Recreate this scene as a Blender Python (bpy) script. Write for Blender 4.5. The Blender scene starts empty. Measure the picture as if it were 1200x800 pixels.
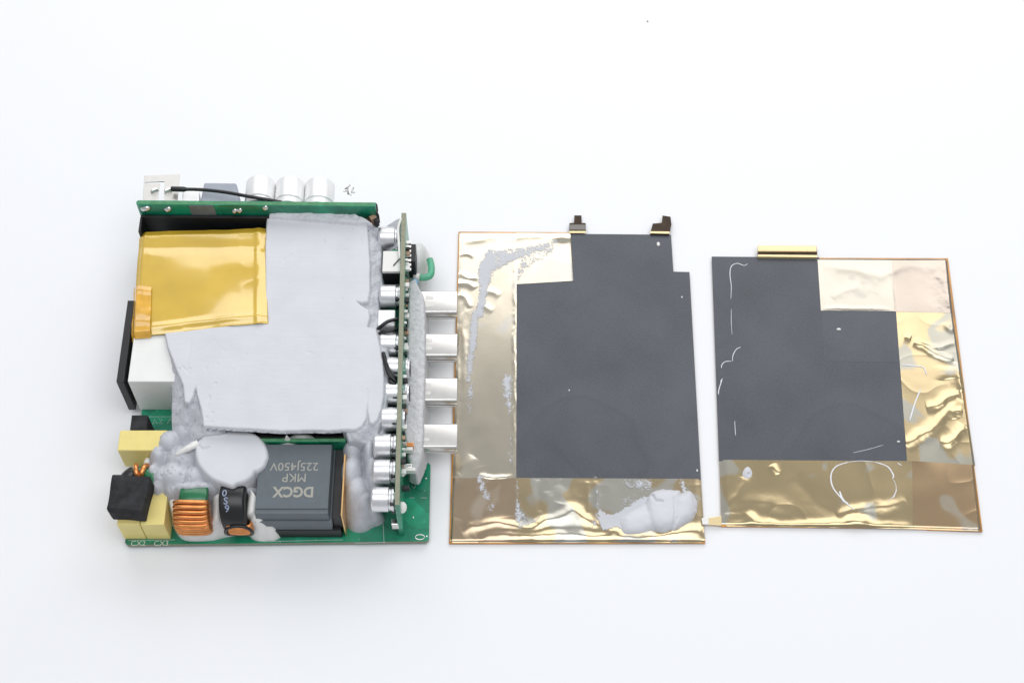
import bpy, bmesh, math, random
import numpy as np
from mathutils import Vector, Matrix

random.seed(7)
S = bpy.context.scene
COL = S.collection
U = 0.001                                    # everything below is written in millimetres

# ------------------------------------------------------------------ camera
F, D, TH = 1872.0, 567.0, math.radians(60)   # focal length in photo pixels, distance to table, tilt below horizontal
CAM = (0.0, -D * math.cos(TH), D * math.sin(TH))
cd = bpy.data.cameras.new('camera')
cam = bpy.data.objects.new('camera', cd); COL.objects.link(cam)
cam.location = Vector(CAM) * U
cam.rotation_euler = (math.radians(90) - TH, 0, 0)
cd.sensor_width = 36; cd.lens = F / 1200 * 36
cd.clip_start = 0.01; cd.clip_end = 50
S.camera = cam

# ------------------------------------------------------------------ light: pale room, one softbox behind, one overhead
w = bpy.data.worlds.new('World'); S.world = w; w.use_nodes = True
w.node_tree.nodes['Background'].inputs[0].default_value = (0.93, 0.96, 1.0, 1)
w.node_tree.nodes['Background'].inputs[1].default_value = 0.45

def area(name, loc, target, sx, sy, radiance, color, roll=0.0):
    l = bpy.data.lights.new(name, 'AREA'); l.shape = 'RECTANGLE'
    l.size = sx * U; l.size_y = sy * U
    l.energy = radiance * math.pi * (sx * U) * (sy * U)
    l.color = color
    o = bpy.data.objects.new(name, l); COL.objects.link(o)
    o.location = Vector(loc) * U
    z = (Vector(loc) - Vector(target)).normalized()          # a lamp shines along its own -Z; its X runs level
    x = Vector((0, 1, 0)).cross(z).normalized() if abs(z.z) > 0.95 else Vector((0, 0, 1)).cross(z).normalized()
    if x.x < 0: x = -x
    x = Matrix.Rotation(roll, 3, z) @ x; y = z.cross(x)
    o.rotation_euler = Matrix((x, y, z)).transposed().to_euler()
    return o
area('back_softbox', (60, 640, 545), (0, 0, 0), 1200, 540, 2.15, (1.0, 0.985, 0.97), math.radians(-8))
area('overhead_softbox', (60, -130, 980), (60, -130, 0), 1200, 560, 2.6, (0.97, 0.985, 1.0))

S.view_settings.view_transform = 'Standard'
S.view_settings.look = 'None'
S.view_settings.exposure = 0.0
S.view_settings.gamma = 1.0
S.view_settings.use_curve_mapping = False
S.render.engine = 'CYCLES'
S.cycles.max_bounces = 8
S.cycles.use_denoising = True

# ------------------------------------------------------------------ helpers
def P(px, py, z=0.0):
    """a point of the plan: where the sight line of a photo pixel meets height z (mm)"""
    u = (px - 600) / F; v = (400 - py) / F
    dy = math.cos(TH) + v * math.sin(TH); dz = -math.sin(TH) + v * math.cos(TH)
    t = (z - CAM[2]) / dz
    return (CAM[0] + t * u, CAM[1] + t * dy)
def PP(pts, z): return [P(x, y, z) for x, y in pts]

def mat(name, col, rough=0.5, metal=0.0, var=0.0, vscale=300.0, bump=0.0, bscale=800.0, coat=0.0, spec=0.5,
        trans=0.0, sss=0.0, col2=None, bdist=0.2, rvar=0.0, detail=4.0):
    m = bpy.data.materials.new(name); m.use_nodes = True
    nt = m.node_tree; b = nt.nodes['Principled BSDF']
    b.inputs['Base Color'].default_value = (*col, 1)
    b.inputs['Roughness'].default_value = rough
    b.inputs['Metallic'].default_value = metal
    b.inputs['Specular IOR Level'].default_value = spec
    b.inputs['Coat Weight'].default_value = coat
    b.inputs['Coat Roughness'].default_value = 0.08
    b.inputs['Transmission Weight'].default_value = trans
    if sss:
        b.inputs['Subsurface Weight'].default_value = sss
        b.inputs['Subsurface Radius'].default_value = (1, 1, 1)
        b.inputs['Subsurface Scale'].default_value = 0.0012
    tc = nt.nodes.new('ShaderNodeTexCoord')
    if var or col2 or rvar:
        n = nt.nodes.new('ShaderNodeTexNoise'); n.inputs['Scale'].default_value = vscale; n.inputs['Detail'].default_value = detail
        nt.links.new(tc.outputs['Object'], n.inputs['Vector'])
        if var or col2:
            r = nt.nodes.new('ShaderNodeValToRGB')
            r.color_ramp.elements[0].position = 0.3; r.color_ramp.elements[1].position = 0.7
            c2 = col2 if col2 else tuple(c * (1 + var) for c in col)
            c1 = col if col2 else tuple(c * (1 - var) for c in col)
            r.color_ramp.elements[0].color = (*c1, 1); r.color_ramp.elements[1].color = (*c2, 1)
            nt.links.new(n.outputs['Fac'], r.inputs['Fac']); nt.links.new(r.outputs['Color'], b.inputs['Base Color'])
        if rvar:
            mr = nt.nodes.new('ShaderNodeMapRange')
            mr.inputs['From Min'].default_value = 0.3; mr.inputs['From Max'].default_value = 0.7
            mr.inputs['To Min'].default_value = rough - rvar; mr.inputs['To Max'].default_value = rough + rvar
            nt.links.new(n.outputs['Fac'], mr.inputs['Value']); nt.links.new(mr.outputs['Result'], b.inputs['Roughness'])
    if bump:
        n2 = nt.nodes.new('ShaderNodeTexNoise'); n2.inputs['Scale'].default_value = bscale; n2.inputs['Detail'].default_value = 5
        nt.links.new(tc.outputs['Object'], n2.inputs['Vector'])
        bp = nt.nodes.new('ShaderNodeBump'); bp.inputs['Strength'].default_value = bump
        bp.inputs['Distance'].default_value = bdist * U
        nt.links.new(n2.outputs['Fac'], bp.inputs['Height']); nt.links.new(bp.outputs['Normal'], b.inputs['Normal'])
    return m

M = {}
M['table'] = mat('white_table', (0.835, 0.842, 0.862), 0.55, spec=0.2)
M['pcb'] = mat('green_solder_mask', (0.006, 0.27, 0.145), 0.36, var=0.25, vscale=160, bump=0.08, bscale=900, coat=0.25)
def pcb_pours(m):
    """copper pours under the solder mask (blocks a shade lighter or darker) and pin-prick vias"""
    nt = m.node_tree; b = nt.nodes['Principled BSDF']; src = b.inputs['Base Color'].links[0].from_socket
    tc = nt.nodes.new('ShaderNodeTexCoord')
    v = nt.nodes.new('ShaderNodeTexVoronoi'); v.distance = 'CHEBYCHEV'; v.inputs['Scale'].default_value = 95
    r_ = nt.nodes.new('ShaderNodeValToRGB'); r_.color_ramp.interpolation = 'CONSTANT'
    e = r_.color_ramp.elements; e[0].color = (0.72, 0.76, 0.78, 1); e[1].position = 0.35; e[1].color = (1, 1, 1, 1)
    q = e.new(0.75); q.color = (1.12, 1.1, 1.12, 1)
    sp = nt.nodes.new('ShaderNodeSeparateColor'); mx = nt.nodes.new('ShaderNodeMix'); mx.data_type = 'RGBA'; mx.blend_type = 'MULTIPLY'; mx.inputs['Factor'].default_value = 1.0
    nt.links.new(tc.outputs['Object'], v.inputs['Vector']); nt.links.new(v.outputs['Color'], sp.inputs['Color']); nt.links.new(sp.outputs[0], r_.inputs['Fac'])
    nt.links.new(src, mx.inputs[6]); nt.links.new(r_.outputs['Color'], mx.inputs[7])
    d = nt.nodes.new('ShaderNodeTexVoronoi'); d.inputs['Scale'].default_value = 330
    nt.links.new(tc.outputs['Object'], d.inputs['Vector'])
    lt = nt.nodes.new('ShaderNodeMath'); lt.operation = 'LESS_THAN'; lt.inputs[1].default_value = 0.085; nt.links.new(d.outputs['Distance'], lt.inputs[0])
    m2 = nt.nodes.new('ShaderNodeMix'); m2.data_type = 'RGBA'; nt.links.new(lt.outputs[0], m2.inputs['Factor'])
    nt.links.new(mx.outputs[2], m2.inputs[6]); m2.inputs[7].default_value = (0.10, 0.38, 0.25, 1)
    nt.links.new(m2.outputs[2], b.inputs['Base Color'])
pcb_pours(M['pcb'])
M['pcb_edge'] = mat('board_edge_fibreglass', (0.24, 0.25, 0.17), 0.7, var=0.2, vscale=700, col2=(0.31, 0.30, 0.23))
M['pcb_edge_green'] = mat('board_edge_green', (0.08, 0.26, 0.12), 0.6, var=0.2, vscale=500)
M['goo'] = mat('grey_thermal_compound', (0.625, 0.63, 0.665), 0.55, var=0.03, vscale=120, bump=0.16, bscale=900, spec=0.35)
M['goo_rough'] = mat('grey_thermal_compound_torn', (0.535, 0.545, 0.585), 0.6, var=0.07, vscale=420, bump=0.5, bscale=1500, spec=0.35, bdist=0.35)
M['goo_sponge'] = mat('grey_compound_sponge', (0.60, 0.60, 0.615), 0.7, var=0.10, vscale=900, bump=0.7, bscale=1400, spec=0.25, bdist=0.4)
M['silicone'] = mat('white_silicone', (0.80, 0.79, 0.765), 0.32, var=0.04, vscale=300, bump=0.15, bscale=500, sss=0.15)
M['smear'] = mat('thin_compound_smear', (0.62, 0.635, 0.68), 0.6, bump=0.3, bscale=1500)
_nt = M['smear'].node_tree; _a = _nt.nodes.new('ShaderNodeAttribute'); _a.attribute_name = 'cover'      # how thickly the paste lies
_nt.links.new(_a.outputs['Fac'], _nt.nodes['Principled BSDF'].inputs['Alpha'])
M['trace'] = mat('white_compound_trace', (0.80, 0.81, 0.84), 0.5)
M['kapton'] = mat('yellow_polyimide_tape', (0.70, 0.49, 0.06), 0.3, metal=0.05, var=0.08, vscale=70, bump=0.04, bscale=160, coat=1.0, spec=0.6, detail=2)
for k_ in ('kapton',):
    b_ = M[k_].node_tree.nodes['Principled BSDF']; b_.inputs['Coat IOR'].default_value = 1.9; b_.inputs['Coat Roughness'].default_value = 0.12; b_.inputs['Coat Tint'].default_value = (1.0, 0.93, 0.70, 1)
M['kapton_dark'] = mat('orange_polyimide_tape', (0.74, 0.40, 0.04), 0.25, var=0.2, vscale=220, coat=1.0)
M['kapton_edge'] = mat('orange_film_edge', (0.50, 0.21, 0.012), 0.3, var=0.35, vscale=120, coat=0.5)
M['black'] = mat('black_plastic', (0.014, 0.014, 0.016), 0.5, var=0.2, vscale=300, bump=0.1, bscale=1200)
M['black_gloss'] = mat('black_heat_shrink', (0.012, 0.012, 0.014), 0.3, bump=0.1, bscale=500)
M['foam'] = mat('black_foam', (0.034, 0.034, 0.037), 0.9, var=0.4, vscale=260, bump=0.7, bscale=1100, bdist=0.3, spec=0.2)
M['white_box'] = mat('white_plastic', (0.80, 0.80, 0.78), 0.4, var=0.02, vscale=200, bump=0.05)
M['grey_box'] = mat('blue_grey_plastic', (0.33, 0.36, 0.42), 0.45, var=0.05, vscale=150)
M['film_cap'] = mat('slate_grey_plastic', (0.104, 0.126, 0.143), 0.42, var=0.06, vscale=300, bump=0.12, bscale=2500, bdist=0.05)
M['yellow'] = mat('yellow_plastic', (0.80, 0.67, 0.24), 0.45, var=0.04, vscale=250, bump=0.05)
M['copper'] = mat('enamelled_copper', (0.74, 0.30, 0.10), 0.28, metal=0.85, var=0.15, vscale=400)
M['copper_strip'] = mat('bright_copper', (0.86, 0.55, 0.24), 0.3, metal=1.0, var=0.1, vscale=300)
M['steel'] = mat('silver_steel', (0.60, 0.59, 0.57), 0.42, metal=1.0, var=0.03, vscale=400, bump=0.04, bscale=900)
M['shell'] = mat('plated_shell', (0.64, 0.63, 0.61), 0.28, metal=0.9, var=0.03, vscale=500)
M['alu'] = mat('brushed_aluminium', (0.80, 0.80, 0.82), 0.34, metal=0.8, var=0.05, vscale=500)
M['alu_white'] = mat('pale_aluminium', (0.86, 0.86, 0.86), 0.4, metal=0.35, var=0.02, vscale=300)
M['solder'] = mat('solder', (0.75, 0.74, 0.72), 0.22, metal=1.0)
M['print_grey'] = mat('tan_print', (0.36, 0.35, 0.31), 0.7)
M['print_blue'] = mat('pale_blue_print', (0.28, 0.33, 0.46), 0.7)
M['print_white'] = mat('white_silkscreen', (0.55, 0.62, 0.56), 0.7)
M['ferrite_green'] = mat('green_core_coating', (0.006, 0.14, 0.05), 0.3, coat=0.4, var=0.2, vscale=400)
M['label_grey'] = mat('grey_label', (0.16, 0.185, 0.19), 0.6, var=0.2, vscale=300)
M['wire_black'] = mat('black_wire_sleeve', (0.012, 0.012, 0.014), 0.35)
M['dark_lead'] = mat('dark_tinted_lead', (0.10, 0.10, 0.11), 0.3, metal=0.5)
M['green_clear'] = mat('green_clear_plastic', (0.16, 0.60, 0.38), 0.15, trans=0.5)
M['clear_white'] = mat('milky_plastic', (0.86, 0.86, 0.85), 0.35, trans=0.3)
M['smd_tan'] = mat('tan_ceramic', (0.40, 0.26, 0.17), 0.5)
M['smd_white'] = mat('pale_ceramic', (0.78, 0.77, 0.74), 0.4)
M['blue_bit'] = mat('pale_blue_plastic', (0.20, 0.50, 0.72), 0.4)
M['tab_brown'] = mat('brown_film_tab', (0.045, 0.024, 0.011), 0.35, spec=0.25, var=0.3, vscale=300)
M['tab_grey'] = mat('grey_film_band', (0.19, 0.175, 0.165), 0.4)
M['tab_gold'] = mat('gold_film_tab', (0.80, 0.64, 0.36), 0.3, metal=0.5)
M['dust'] = mat('grey_dust', (0.25, 0.25, 0.27), 0.9)

def film_mat(name, gold, grey, patch_pos, vscale, seed, rough=0.19):
    """gold film on metal; grey where the adhesive has wetted out, in patches of its own shape"""
    m = bpy.data.materials.new(name); m.use_nodes = True
    nt = m.node_tree; b = nt.nodes['Principled BSDF']
    b.inputs['Metallic'].default_value = 1.0
    b.inputs['Coat Weight'].default_value = 0.3; b.inputs['Coat Roughness'].default_value = 0.06
    tc = nt.nodes.new('ShaderNodeTexCoord')
    mp = nt.nodes.new('ShaderNodeMapping'); mp.inputs['Location'].default_value = (seed, seed * 1.7, 0)
    nt.links.new(tc.outputs['Object'], mp.inputs['Vector'])
    n = nt.nodes.new('ShaderNodeTexNoise'); n.inputs['Scale'].default_value = vscale; n.inputs['Detail'].default_value = 2.0
    n.inputs['Distortion'].default_value = 0.6
    nt.links.new(mp.outputs['Vector'], n.inputs['Vector'])
    r = nt.nodes.new('ShaderNodeValToRGB')
    e = r.color_ramp.elements
    e[0].position = patch_pos; e[0].color = (*gold, 1)
    e[1].position = patch_pos + 0.05; e[1].color = (*grey, 1)
    nt.links.new(n.outputs['Fac'], r.inputs['Fac'])
    n3 = nt.nodes.new('ShaderNodeTexNoise'); n3.inputs['Scale'].default_value = 90; n3.inputs['Detail'].default_value = 3
    nt.links.new(mp.outputs['Vector'], n3.inputs['Vector'])
    mx = nt.nodes.new('ShaderNodeMix'); mx.data_type = 'RGBA'; mx.blend_type = 'MULTIPLY'
    mx.inputs['Factor'].default_value = 0.25
    nt.links.new(r.outputs['Color'], mx.inputs[6]); nt.links.new(n3.outputs['Fac'], mx.inputs[7])
    nt.links.new(mx.outputs[2], b.inputs['Base Color'])
    mr = nt.nodes.new('ShaderNodeMapRange'); mr.inputs['From Min'].default_value = patch_pos; mr.inputs['From Max'].default_value = patch_pos + 0.05
    mr.inputs['To Min'].default_value = rough; mr.inputs['To Max'].default_value = rough + 0.07
    nt.links.new(n.outputs['Fac'], mr.inputs['Value']); nt.links.new(mr.outputs['Result'], b.inputs['Roughness'])
    n2 = nt.nodes.new('ShaderNodeTexNoise'); n2.inputs['Scale'].default_value = 220; n2.inputs['Detail'].default_value = 3
    nt.links.new(mp.outputs['Vector'], n2.inputs['Vector'])
    bp = nt.nodes.new('ShaderNodeBump'); bp.inputs['Strength'].default_value = 0.05; bp.inputs['Distance'].default_value = 0.0002
    nt.links.new(n2.outputs['Fac'], bp.inputs['Height']); nt.links.new(bp.outputs['Normal'], b.inputs['Normal'])
    return m
GOLD = (0.76, 0.69, 0.56); GREY = (0.62, 0.60, 0.55)
M['film_a'] = film_mat('gold_film', GOLD, GREY, 0.60, 45, 0.31)
M['film_b'] = film_mat('gold_film_patchy', (0.66, 0.53, 0.33), (0.49, 0.475, 0.42), 0.50, 60, 1.13)
M['film_c'] = film_mat('copper_brown_film', (0.62, 0.48, 0.33), (0.54, 0.45, 0.35), 0.55, 50, 2.2)
M['film_d'] = film_mat('gold_film_deep', (0.64, 0.51, 0.30), (0.48, 0.46, 0.39), 0.56, 55, 3.4)
M['film_e'] = film_mat('copper_brown_film_deep', (0.60, 0.43, 0.26), (0.47, 0.41, 0.32), 0.66, 50, 4.4)
M['film_t'] = film_mat('pale_film', (0.56, 0.52, 0.45), (0.50, 0.47, 0.42), 0.62, 40, 5.2, 0.24)
M['film_u'] = film_mat('pale_pink_film', (0.50, 0.435, 0.375), (0.46, 0.42, 0.37), 0.62, 40, 6.2, 0.24)

def sheet_mat(name='charcoal_sheet', k=1.0):
    m = mat(name, (0.066, 0.073, 0.088), 0.42, var=0.0, spec=0.5)
    nt = m.node_tree; b = nt.nodes['Principled BSDF']
    tc = nt.nodes.new('ShaderNodeTexCoord')
    n = nt.nodes.new('ShaderNodeTexNoise'); n.inputs['Scale'].default_value = 2600; n.inputs['Detail'].default_value = 3
    n2 = nt.nodes.new('ShaderNodeTexNoise'); n2.inputs['Scale'].default_value = 38; n2.inputs['Detail'].default_value = 3
    for q in (n, n2): nt.links.new(tc.outputs['Object'], q.inputs['Vector'])
    a = nt.nodes.new('ShaderNodeMath'); a.operation = 'MULTIPLY_ADD'; a.inputs[1].default_value = 0.7
    nt.links.new(n2.outputs['Fac'], a.inputs[0]); nt.links.new(n.outputs['Fac'], a.inputs[2])
    r = nt.nodes.new('ShaderNodeValToRGB'); e = r.color_ramp.elements
    e[0].position = 0.55; e[0].color = (0.042*k, 0.047*k, 0.058*k, 1); e[1].position = 1.1; e[1].color = (0.084*k, 0.092*k, 0.110*k, 1)
    nt.links.new(a.outputs[0], r.inputs['Fac'])
    n4 = nt.nodes.new('ShaderNodeTexNoise'); n4.inputs['Scale'].default_value = 17; n4.inputs['Detail'].default_value = 1.5
    nt.links.new(tc.outputs['Object'], n4.inputs['Vector'])
    r4 = nt.nodes.new('ShaderNodeValToRGB'); q = r4.color_ramp      # faint tide marks left by the compound
    q.elements[0].position = 0.0; q.elements[0].color = (1, 1, 1, 1); q.elements[1].position = 1.0; q.elements[1].color = (0.93, 0.93, 0.93, 1)
    for p_, v_ in ((0.585, 1.0), (0.60, 0.88), (0.615, 0.95)):
        e_ = q.elements.new(p_); e_.color = (v_, v_, v_, 1)
    nt.links.new(n4.outputs['Fac'], r4.inputs['Fac'])
    mm = nt.nodes.new('ShaderNodeMix'); mm.data_type = 'RGBA'; mm.blend_type = 'MULTIPLY'; mm.inputs['Factor'].default_value = 1.0
    nt.links.new(r.outputs['Color'], mm.inputs[6]); nt.links.new(r4.outputs['Color'], mm.inputs[7])
    nt.links.new(mm.outputs[2], b.inputs['Base Color'])
    bp = nt.nodes.new('ShaderNodeBump'); bp.inputs['Strength'].default_value = 0.35; bp.inputs['Distance'].default_value = 0.0001
    nt.links.new(n.outputs['Fac'], bp.inputs['Height']); nt.links.new(bp.outputs['Normal'], b.inputs['Normal'])
    return m
M['sheet'] = sheet_mat()
M['sheet_over'] = sheet_mat('charcoal_overlay', 1.1)

ORG = [0.0, 0.0, 0.0]                        # base point of the thing being built
def link(name, me, m, parent, loc=None):
    o = bpy.data.objects.new(name, me); COL.objects.link(o)
    if m is not None:
        ms = m if isinstance(m, (list, tuple)) else [m]
        if not me.materials:
            for x in ms: me.materials.append(M[x])
    if parent: o.parent = parent
    if loc is not None: o.location = Vector(loc) * U
    return o
def from_bm(name, bm, m, parent=None, loc=None, smooth=False, local=False):
    """bm is in mm world coordinates (or already local); becomes one mesh object"""
    off = Vector((0, 0, 0)) if local else Vector(ORG)
    for v in bm.verts: v.co = (v.co - off) * U
    me = bpy.data.meshes.new(name); bm.to_mesh(me); bm.free()
    if smooth:
        for p in me.polygons: p.use_smooth = True
    return link(name, me, m, parent, loc)
def thing(name, label, cat, base, group=None):
    ORG[:] = base
    o = bpy.data.objects.new(name, None); COL.objects.link(o)
    o.empty_display_size = 0.01
    o.location = Vector(base) * U; o['label'] = label; o['category'] = cat
    if group: o['group'] = group
    return o

def add_prism(bm, poly, z0, z1, top=1.0, bevel=0.0, seg=2, mi_side=None):
    if sum(poly[i][0]*poly[(i+1) % len(poly)][1] - poly[(i+1) % len(poly)][0]*poly[i][1] for i in range(len(poly))) < 0:
        poly = poly[::-1]
    cx = sum(p[0] for p in poly) / len(poly); cy = sum(p[1] for p in poly) / len(poly)
    b = [bm.verts.new((x, y, z0)) for x, y in poly]
    t = [bm.verts.new((cx + (x - cx) * top, cy + (y - cy) * top, z1)) for x, y in poly]
    fs = [bm.faces.new(b[::-1]), bm.faces.new(t)]
    n = len(poly)
    for i in range(n):
        f = bm.faces.new((b[i], b[(i+1) % n], t[(i+1) % n], t[i]))
        if mi_side is not None: f.material_index = mi_side
        fs.append(f)
    if bevel:
        es = {e for f in fs for e in f.edges}
        bmesh.ops.bevel(bm, geom=list(es), offset=bevel, segments=seg, profile=0.6, affect='EDGES')
def prism(name, poly, z0, z1, m, parent, bevel=0.15, top=1.0, mi_side=None, seg=2):
    bm = bmesh.new(); add_prism(bm, poly, z0, z1, top, bevel, seg, mi_side)
    return from_bm(name, bm, m, parent)
def rect(x0, x1, y0, y1, rot=0.0):
    cx, cy = (x0+x1)/2, (y0+y1)/2; c, s = math.cos(rot), math.sin(rot)
    return [(cx + (x-cx)*c - (y-cy)*s, cy + (x-cx)*s + (y-cy)*c) for x, y in ((x0, y0), (x1, y0), (x1, y1), (x0, y1))]
def add_box(bm, x0, x1, y0, y1, z0, z1, bevel=0.0): add_prism(bm, rect(x0, x1, y0, y1), z0, z1, 1.0, bevel)

def smooth_path(pts, n=6, closed=False):
    out = []; N = len(pts)
    rng = range(N) if closed else range(N - 1)
    for i in rng:
        if closed: p = [Vector(pts[(i + k - 1) % N]) for k in range(4)]
        else: p = [Vector(pts[max(0, min(N - 1, i + k - 1))]) for k in range(4)]
        for j in range(n):
            t = j / n
            out.append(0.5 * ((2*p[1]) + (p[2]-p[0])*t + (2*p[0]-5*p[1]+4*p[2]-p[3])*t*t + (3*p[1]-p[0]-3*p[2]+p[3])*t**3))
    if not closed: out.append(Vector(pts[-1]))
    return out
def add_tube(bm, pts, r, seg=10, closed=False, flat=1.0):
    """tube along points; r a number or a list"""
    pts = [Vector(p) for p in pts]; N = len(pts); rings = []
    up = Vector((0, 0, 1)); prev = None
    for i, p in enumerate(pts):
        if closed: d = pts[(i+1) % N] - pts[i-1]
        else: d = pts[min(N-1, i+1)] - pts[max(0, i-1)]
        d.normalize()
        if prev is None:
            a = d.cross(up)
            if a.length < 1e-3: a = d.cross(Vector((1, 0, 0)))
        else:
            a = prev - d * prev.dot(d)
        a.normalize(); prev = a; b = d.cross(a)
        rr = r[i] if isinstance(r, (list, tuple)) else r
        rings.append([bm.verts.new(p + (a*math.cos(k*2*math.pi/seg) + b*math.sin(k*2*math.pi/seg)*flat) * rr) for k in range(seg)])
    m = N if closed else N - 1
    for i in range(m):
        A, B = rings[i], rings[(i+1) % N]
        for k in range(seg):
            bm.faces.new((A[k], A[(k+1) % seg], B[(k+1) % seg], B[k]))
    if not closed:
        bm.faces.new(rings[0][::-1]); bm.faces.new(rings[-1])
    bmesh.ops.recalc_face_normals(bm, faces=bm.faces[:])
def tube(name, pts, r, m, parent, seg=10, closed=False, local=False, loc=None, flat=1.0):
    bm = bmesh.new(); add_tube(bm, pts, r, seg, closed, flat)
    return from_bm(name, bm, m, parent, loc, smooth=True, local=local)
def lathe_bm(profile, axis='z', seg=32):
    bm = bmesh.new(); rings = []
    for a, r in profile:
        ring = []
        for k in range(seg):
            c, s = r*math.cos(2*math.pi*k/seg), r*math.sin(2*math.pi*k/seg)
            ring.append(bm.verts.new({'z': (c, s, a), 'x': (a, c, s), 'y': (c, a, s)}[axis]))
        rings.append(ring)
    for A, B in zip(rings, rings[1:]):
        for k in range(seg): bm.faces.new((A[k], A[(k+1) % seg], B[(k+1) % seg], B[k]))
    bm.faces.new(rings[0]); bm.faces.new(rings[-1])
    bmesh.ops.recalc_face_normals(bm, faces=bm.faces[:])
    return bm
def shade_auto(o, ang=35):
    me = o.data
    for p in me.polygons: p.use_smooth = True
    bm = bmesh.new(); bm.from_mesh(me)
    for e in bm.edges:
        if len(e.link_faces) == 2 and e.calc_face_angle(0) > math.radians(ang): e.smooth = False
    bm.to_mesh(me); bm.free()

# --- numpy noise, distances and height-field sheets
def vnoise(x, y, seed=0):
    xi = np.floor(x).astype(np.int64); yi = np.floor(y).astype(np.int64)
    fx = x - xi; fy = y - yi
    fx = fx*fx*fx*(fx*(fx*6-15)+10); fy = fy*fy*fy*(fy*(fy*6-15)+10)
    def h(a, b):
        n = (a * 374761393 + b * 668265263 + seed * 1442695041) & 0x7fffffff
        n = ((n ^ (n >> 13)) * 1274126177) & 0x7fffffff
        return ((n ^ (n >> 16)) & 0xffff) / 65535.0
    return (h(xi, yi)*(1-fx) + h(xi+1, yi)*fx)*(1-fy) + (h(xi, yi+1)*(1-fx) + h(xi+1, yi+1)*fx)*fy
def fbm(x, y, s, seed=0, o=4):
    t = 0; a = 0.5; f = 1.0 / s
    for i in range(o):
        t = t + a * (vnoise(x*f + 13.7*i, y*f - 7.1*i, seed+i) - 0.5) * 2
        a *= 0.5; f *= 2.03
    return t
def seg_dist(X, Y, pts, closed=False):
    d = np.full(X.shape, 1e9); n = len(pts)
    for i in range(n if closed else n-1):
        x0, y0 = pts[i][0], pts[i][1]; x1, y1 = pts[(i+1) % n][0], pts[(i+1) % n][1]
        dx, dy = x1-x0, y1-y0; L = dx*dx+dy*dy+1e-12
        t = np.clip(((X-x0)*dx + (Y-y0)*dy)/L, 0, 1)
        d = np.minimum(d, np.hypot(X-x0-t*dx, Y-y0-t*dy))
    return d
def sd_poly(X, Y, pts):
    ins = np.zeros(X.shape, bool); n = len(pts)
    for i in range(n):
        x0, y0 = pts[i][0], pts[i][1]; x1, y1 = pts[(i+1) % n][0], pts[(i+1) % n][1]
        if y0 == y1: continue
        c = ((y0 > Y) != (y1 > Y)) & (X < (x1-x0)*(Y-y0)/(y1-y0) + x0)
        ins ^= c
    d = seg_dist(X, Y, pts, True)
    return np.where(ins, -d, d)
def sstep(a, b, x):
    t = np.clip((x-a)/(b-a), 0, 1); return t*t*(3-2*t)
def smax(a, b, k):
    h = np.clip(0.5 + 0.5*(a-b)/k, 0, 1)
    return b*(1-h) + a*h + k*h*(1-h)
def grid_mesh(name, X, Y, Z, m, parent, keep=None, mi=None):
    ny, nx = X.shape
    idx = np.arange(nx*ny).reshape(ny, nx)
    q = np.stack([idx[:-1, :-1], idx[:-1, 1:], idx[1:, 1:], idx[1:, :-1]], -1).reshape(-1, 4)
    if keep is not None:
        k = keep.ravel(); q = q[k[q].all(1)]
    used = np.unique(q); rem = np.full(nx*ny, -1); rem[used] = np.arange(len(used))
    V = np.stack([X.ravel()-ORG[0], Y.ravel()-ORG[1], Z.ravel()-ORG[2]], -1)[used] * U
    q = rem[q]
    me = bpy.data.meshes.new(name)
    me.vertices.add(len(V)); me.vertices.foreach_set('co', V.ravel())
    me.loops.add(len(q)*4); me.loops.foreach_set('vertex_index', q.ravel().astype(np.int32))
    me.polygons.add(len(q)); me.polygons.foreach_set('loop_start', np.arange(0, len(q)*4, 4, dtype=np.int32))
    me.polygons.foreach_set('loop_total', np.full(len(q), 4, dtype=np.int32))
    me.polygons.foreach_set('use_smooth', np.ones(len(q), bool))
    me.update(calc_edges=True); me.validate()
    return link(name, me, m, parent)
def field(name, x0, x1, y0, y1, res, fn, m, parent, floor=None):
    xs = np.arange(x0, x1 + res, res); ys = np.arange(y0, y1 + res, res)
    X, Y = np.meshgrid(xs, ys); Z = fn(X, Y)
    if isinstance(Z, tuple): X, Y, Z = Z
    keep = None
    if floor is not None:                                  # keep every cell that rises above the floor at any corner
        up = Z > floor; keep = up.copy()
        keep[1:] |= up[:-1]; keep[:-1] |= up[1:]; k2 = keep.copy()
        keep[:, 1:] |= k2[:, :-1]; keep[:, :-1] |= k2[:, 1:]
        Z = np.maximum(Z, floor)
    return grid_mesh(name, X, Y, Z, m, parent, keep)
def blobs(X, Y, lst, k=1.2, base=-20.0):
    H = np.full(X.shape, base)
    for cx, cy, rx, ry, z0, hgt, pw in lst:
        d = np.hypot((X-cx)/rx, (Y-cy)/ry)
        H = smax(H, z0 + hgt*(1 - d**pw), k)
    return H
def text_part(name, body, loc, size, m, parent, rz=0.0, bold=0.0, sx=1.0, rx=0.0, center=True):
    c = bpy.data.curves.new(name, 'FONT'); c.body = body; c.size = size*U; c.offset = bold*U
    c.align_x = 'CENTER'; c.align_y = 'CENTER'; c.extrude = 0.00001; c.resolution_u = 3
    t = bpy.data.objects.new(name, c); COL.objects.link(t)
    bpy.context.view_layer.update()
    me = bpy.data.meshes.new_from_object(t)
    bpy.data.objects.remove(t); bpy.data.curves.remove(c)
    me.name = name; me.materials.clear()
    o = link(name, me, m, parent)
    o.location = (Vector(loc) - Vector(ORG)) * U
    o.rotation_euler = (rx, 0, rz); o.scale = (sx, 1, 1)
    return o

# ------------------------------------------------------------------ the table
ORG[:] = (0, 0, 0)
bm = bmesh.new(); bmesh.ops.create_grid(bm, x_segments=1, y_segments=1, size=3000)
tb = from_bm('table', bm, 'table'); tb['kind'] = 'structure'

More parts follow.
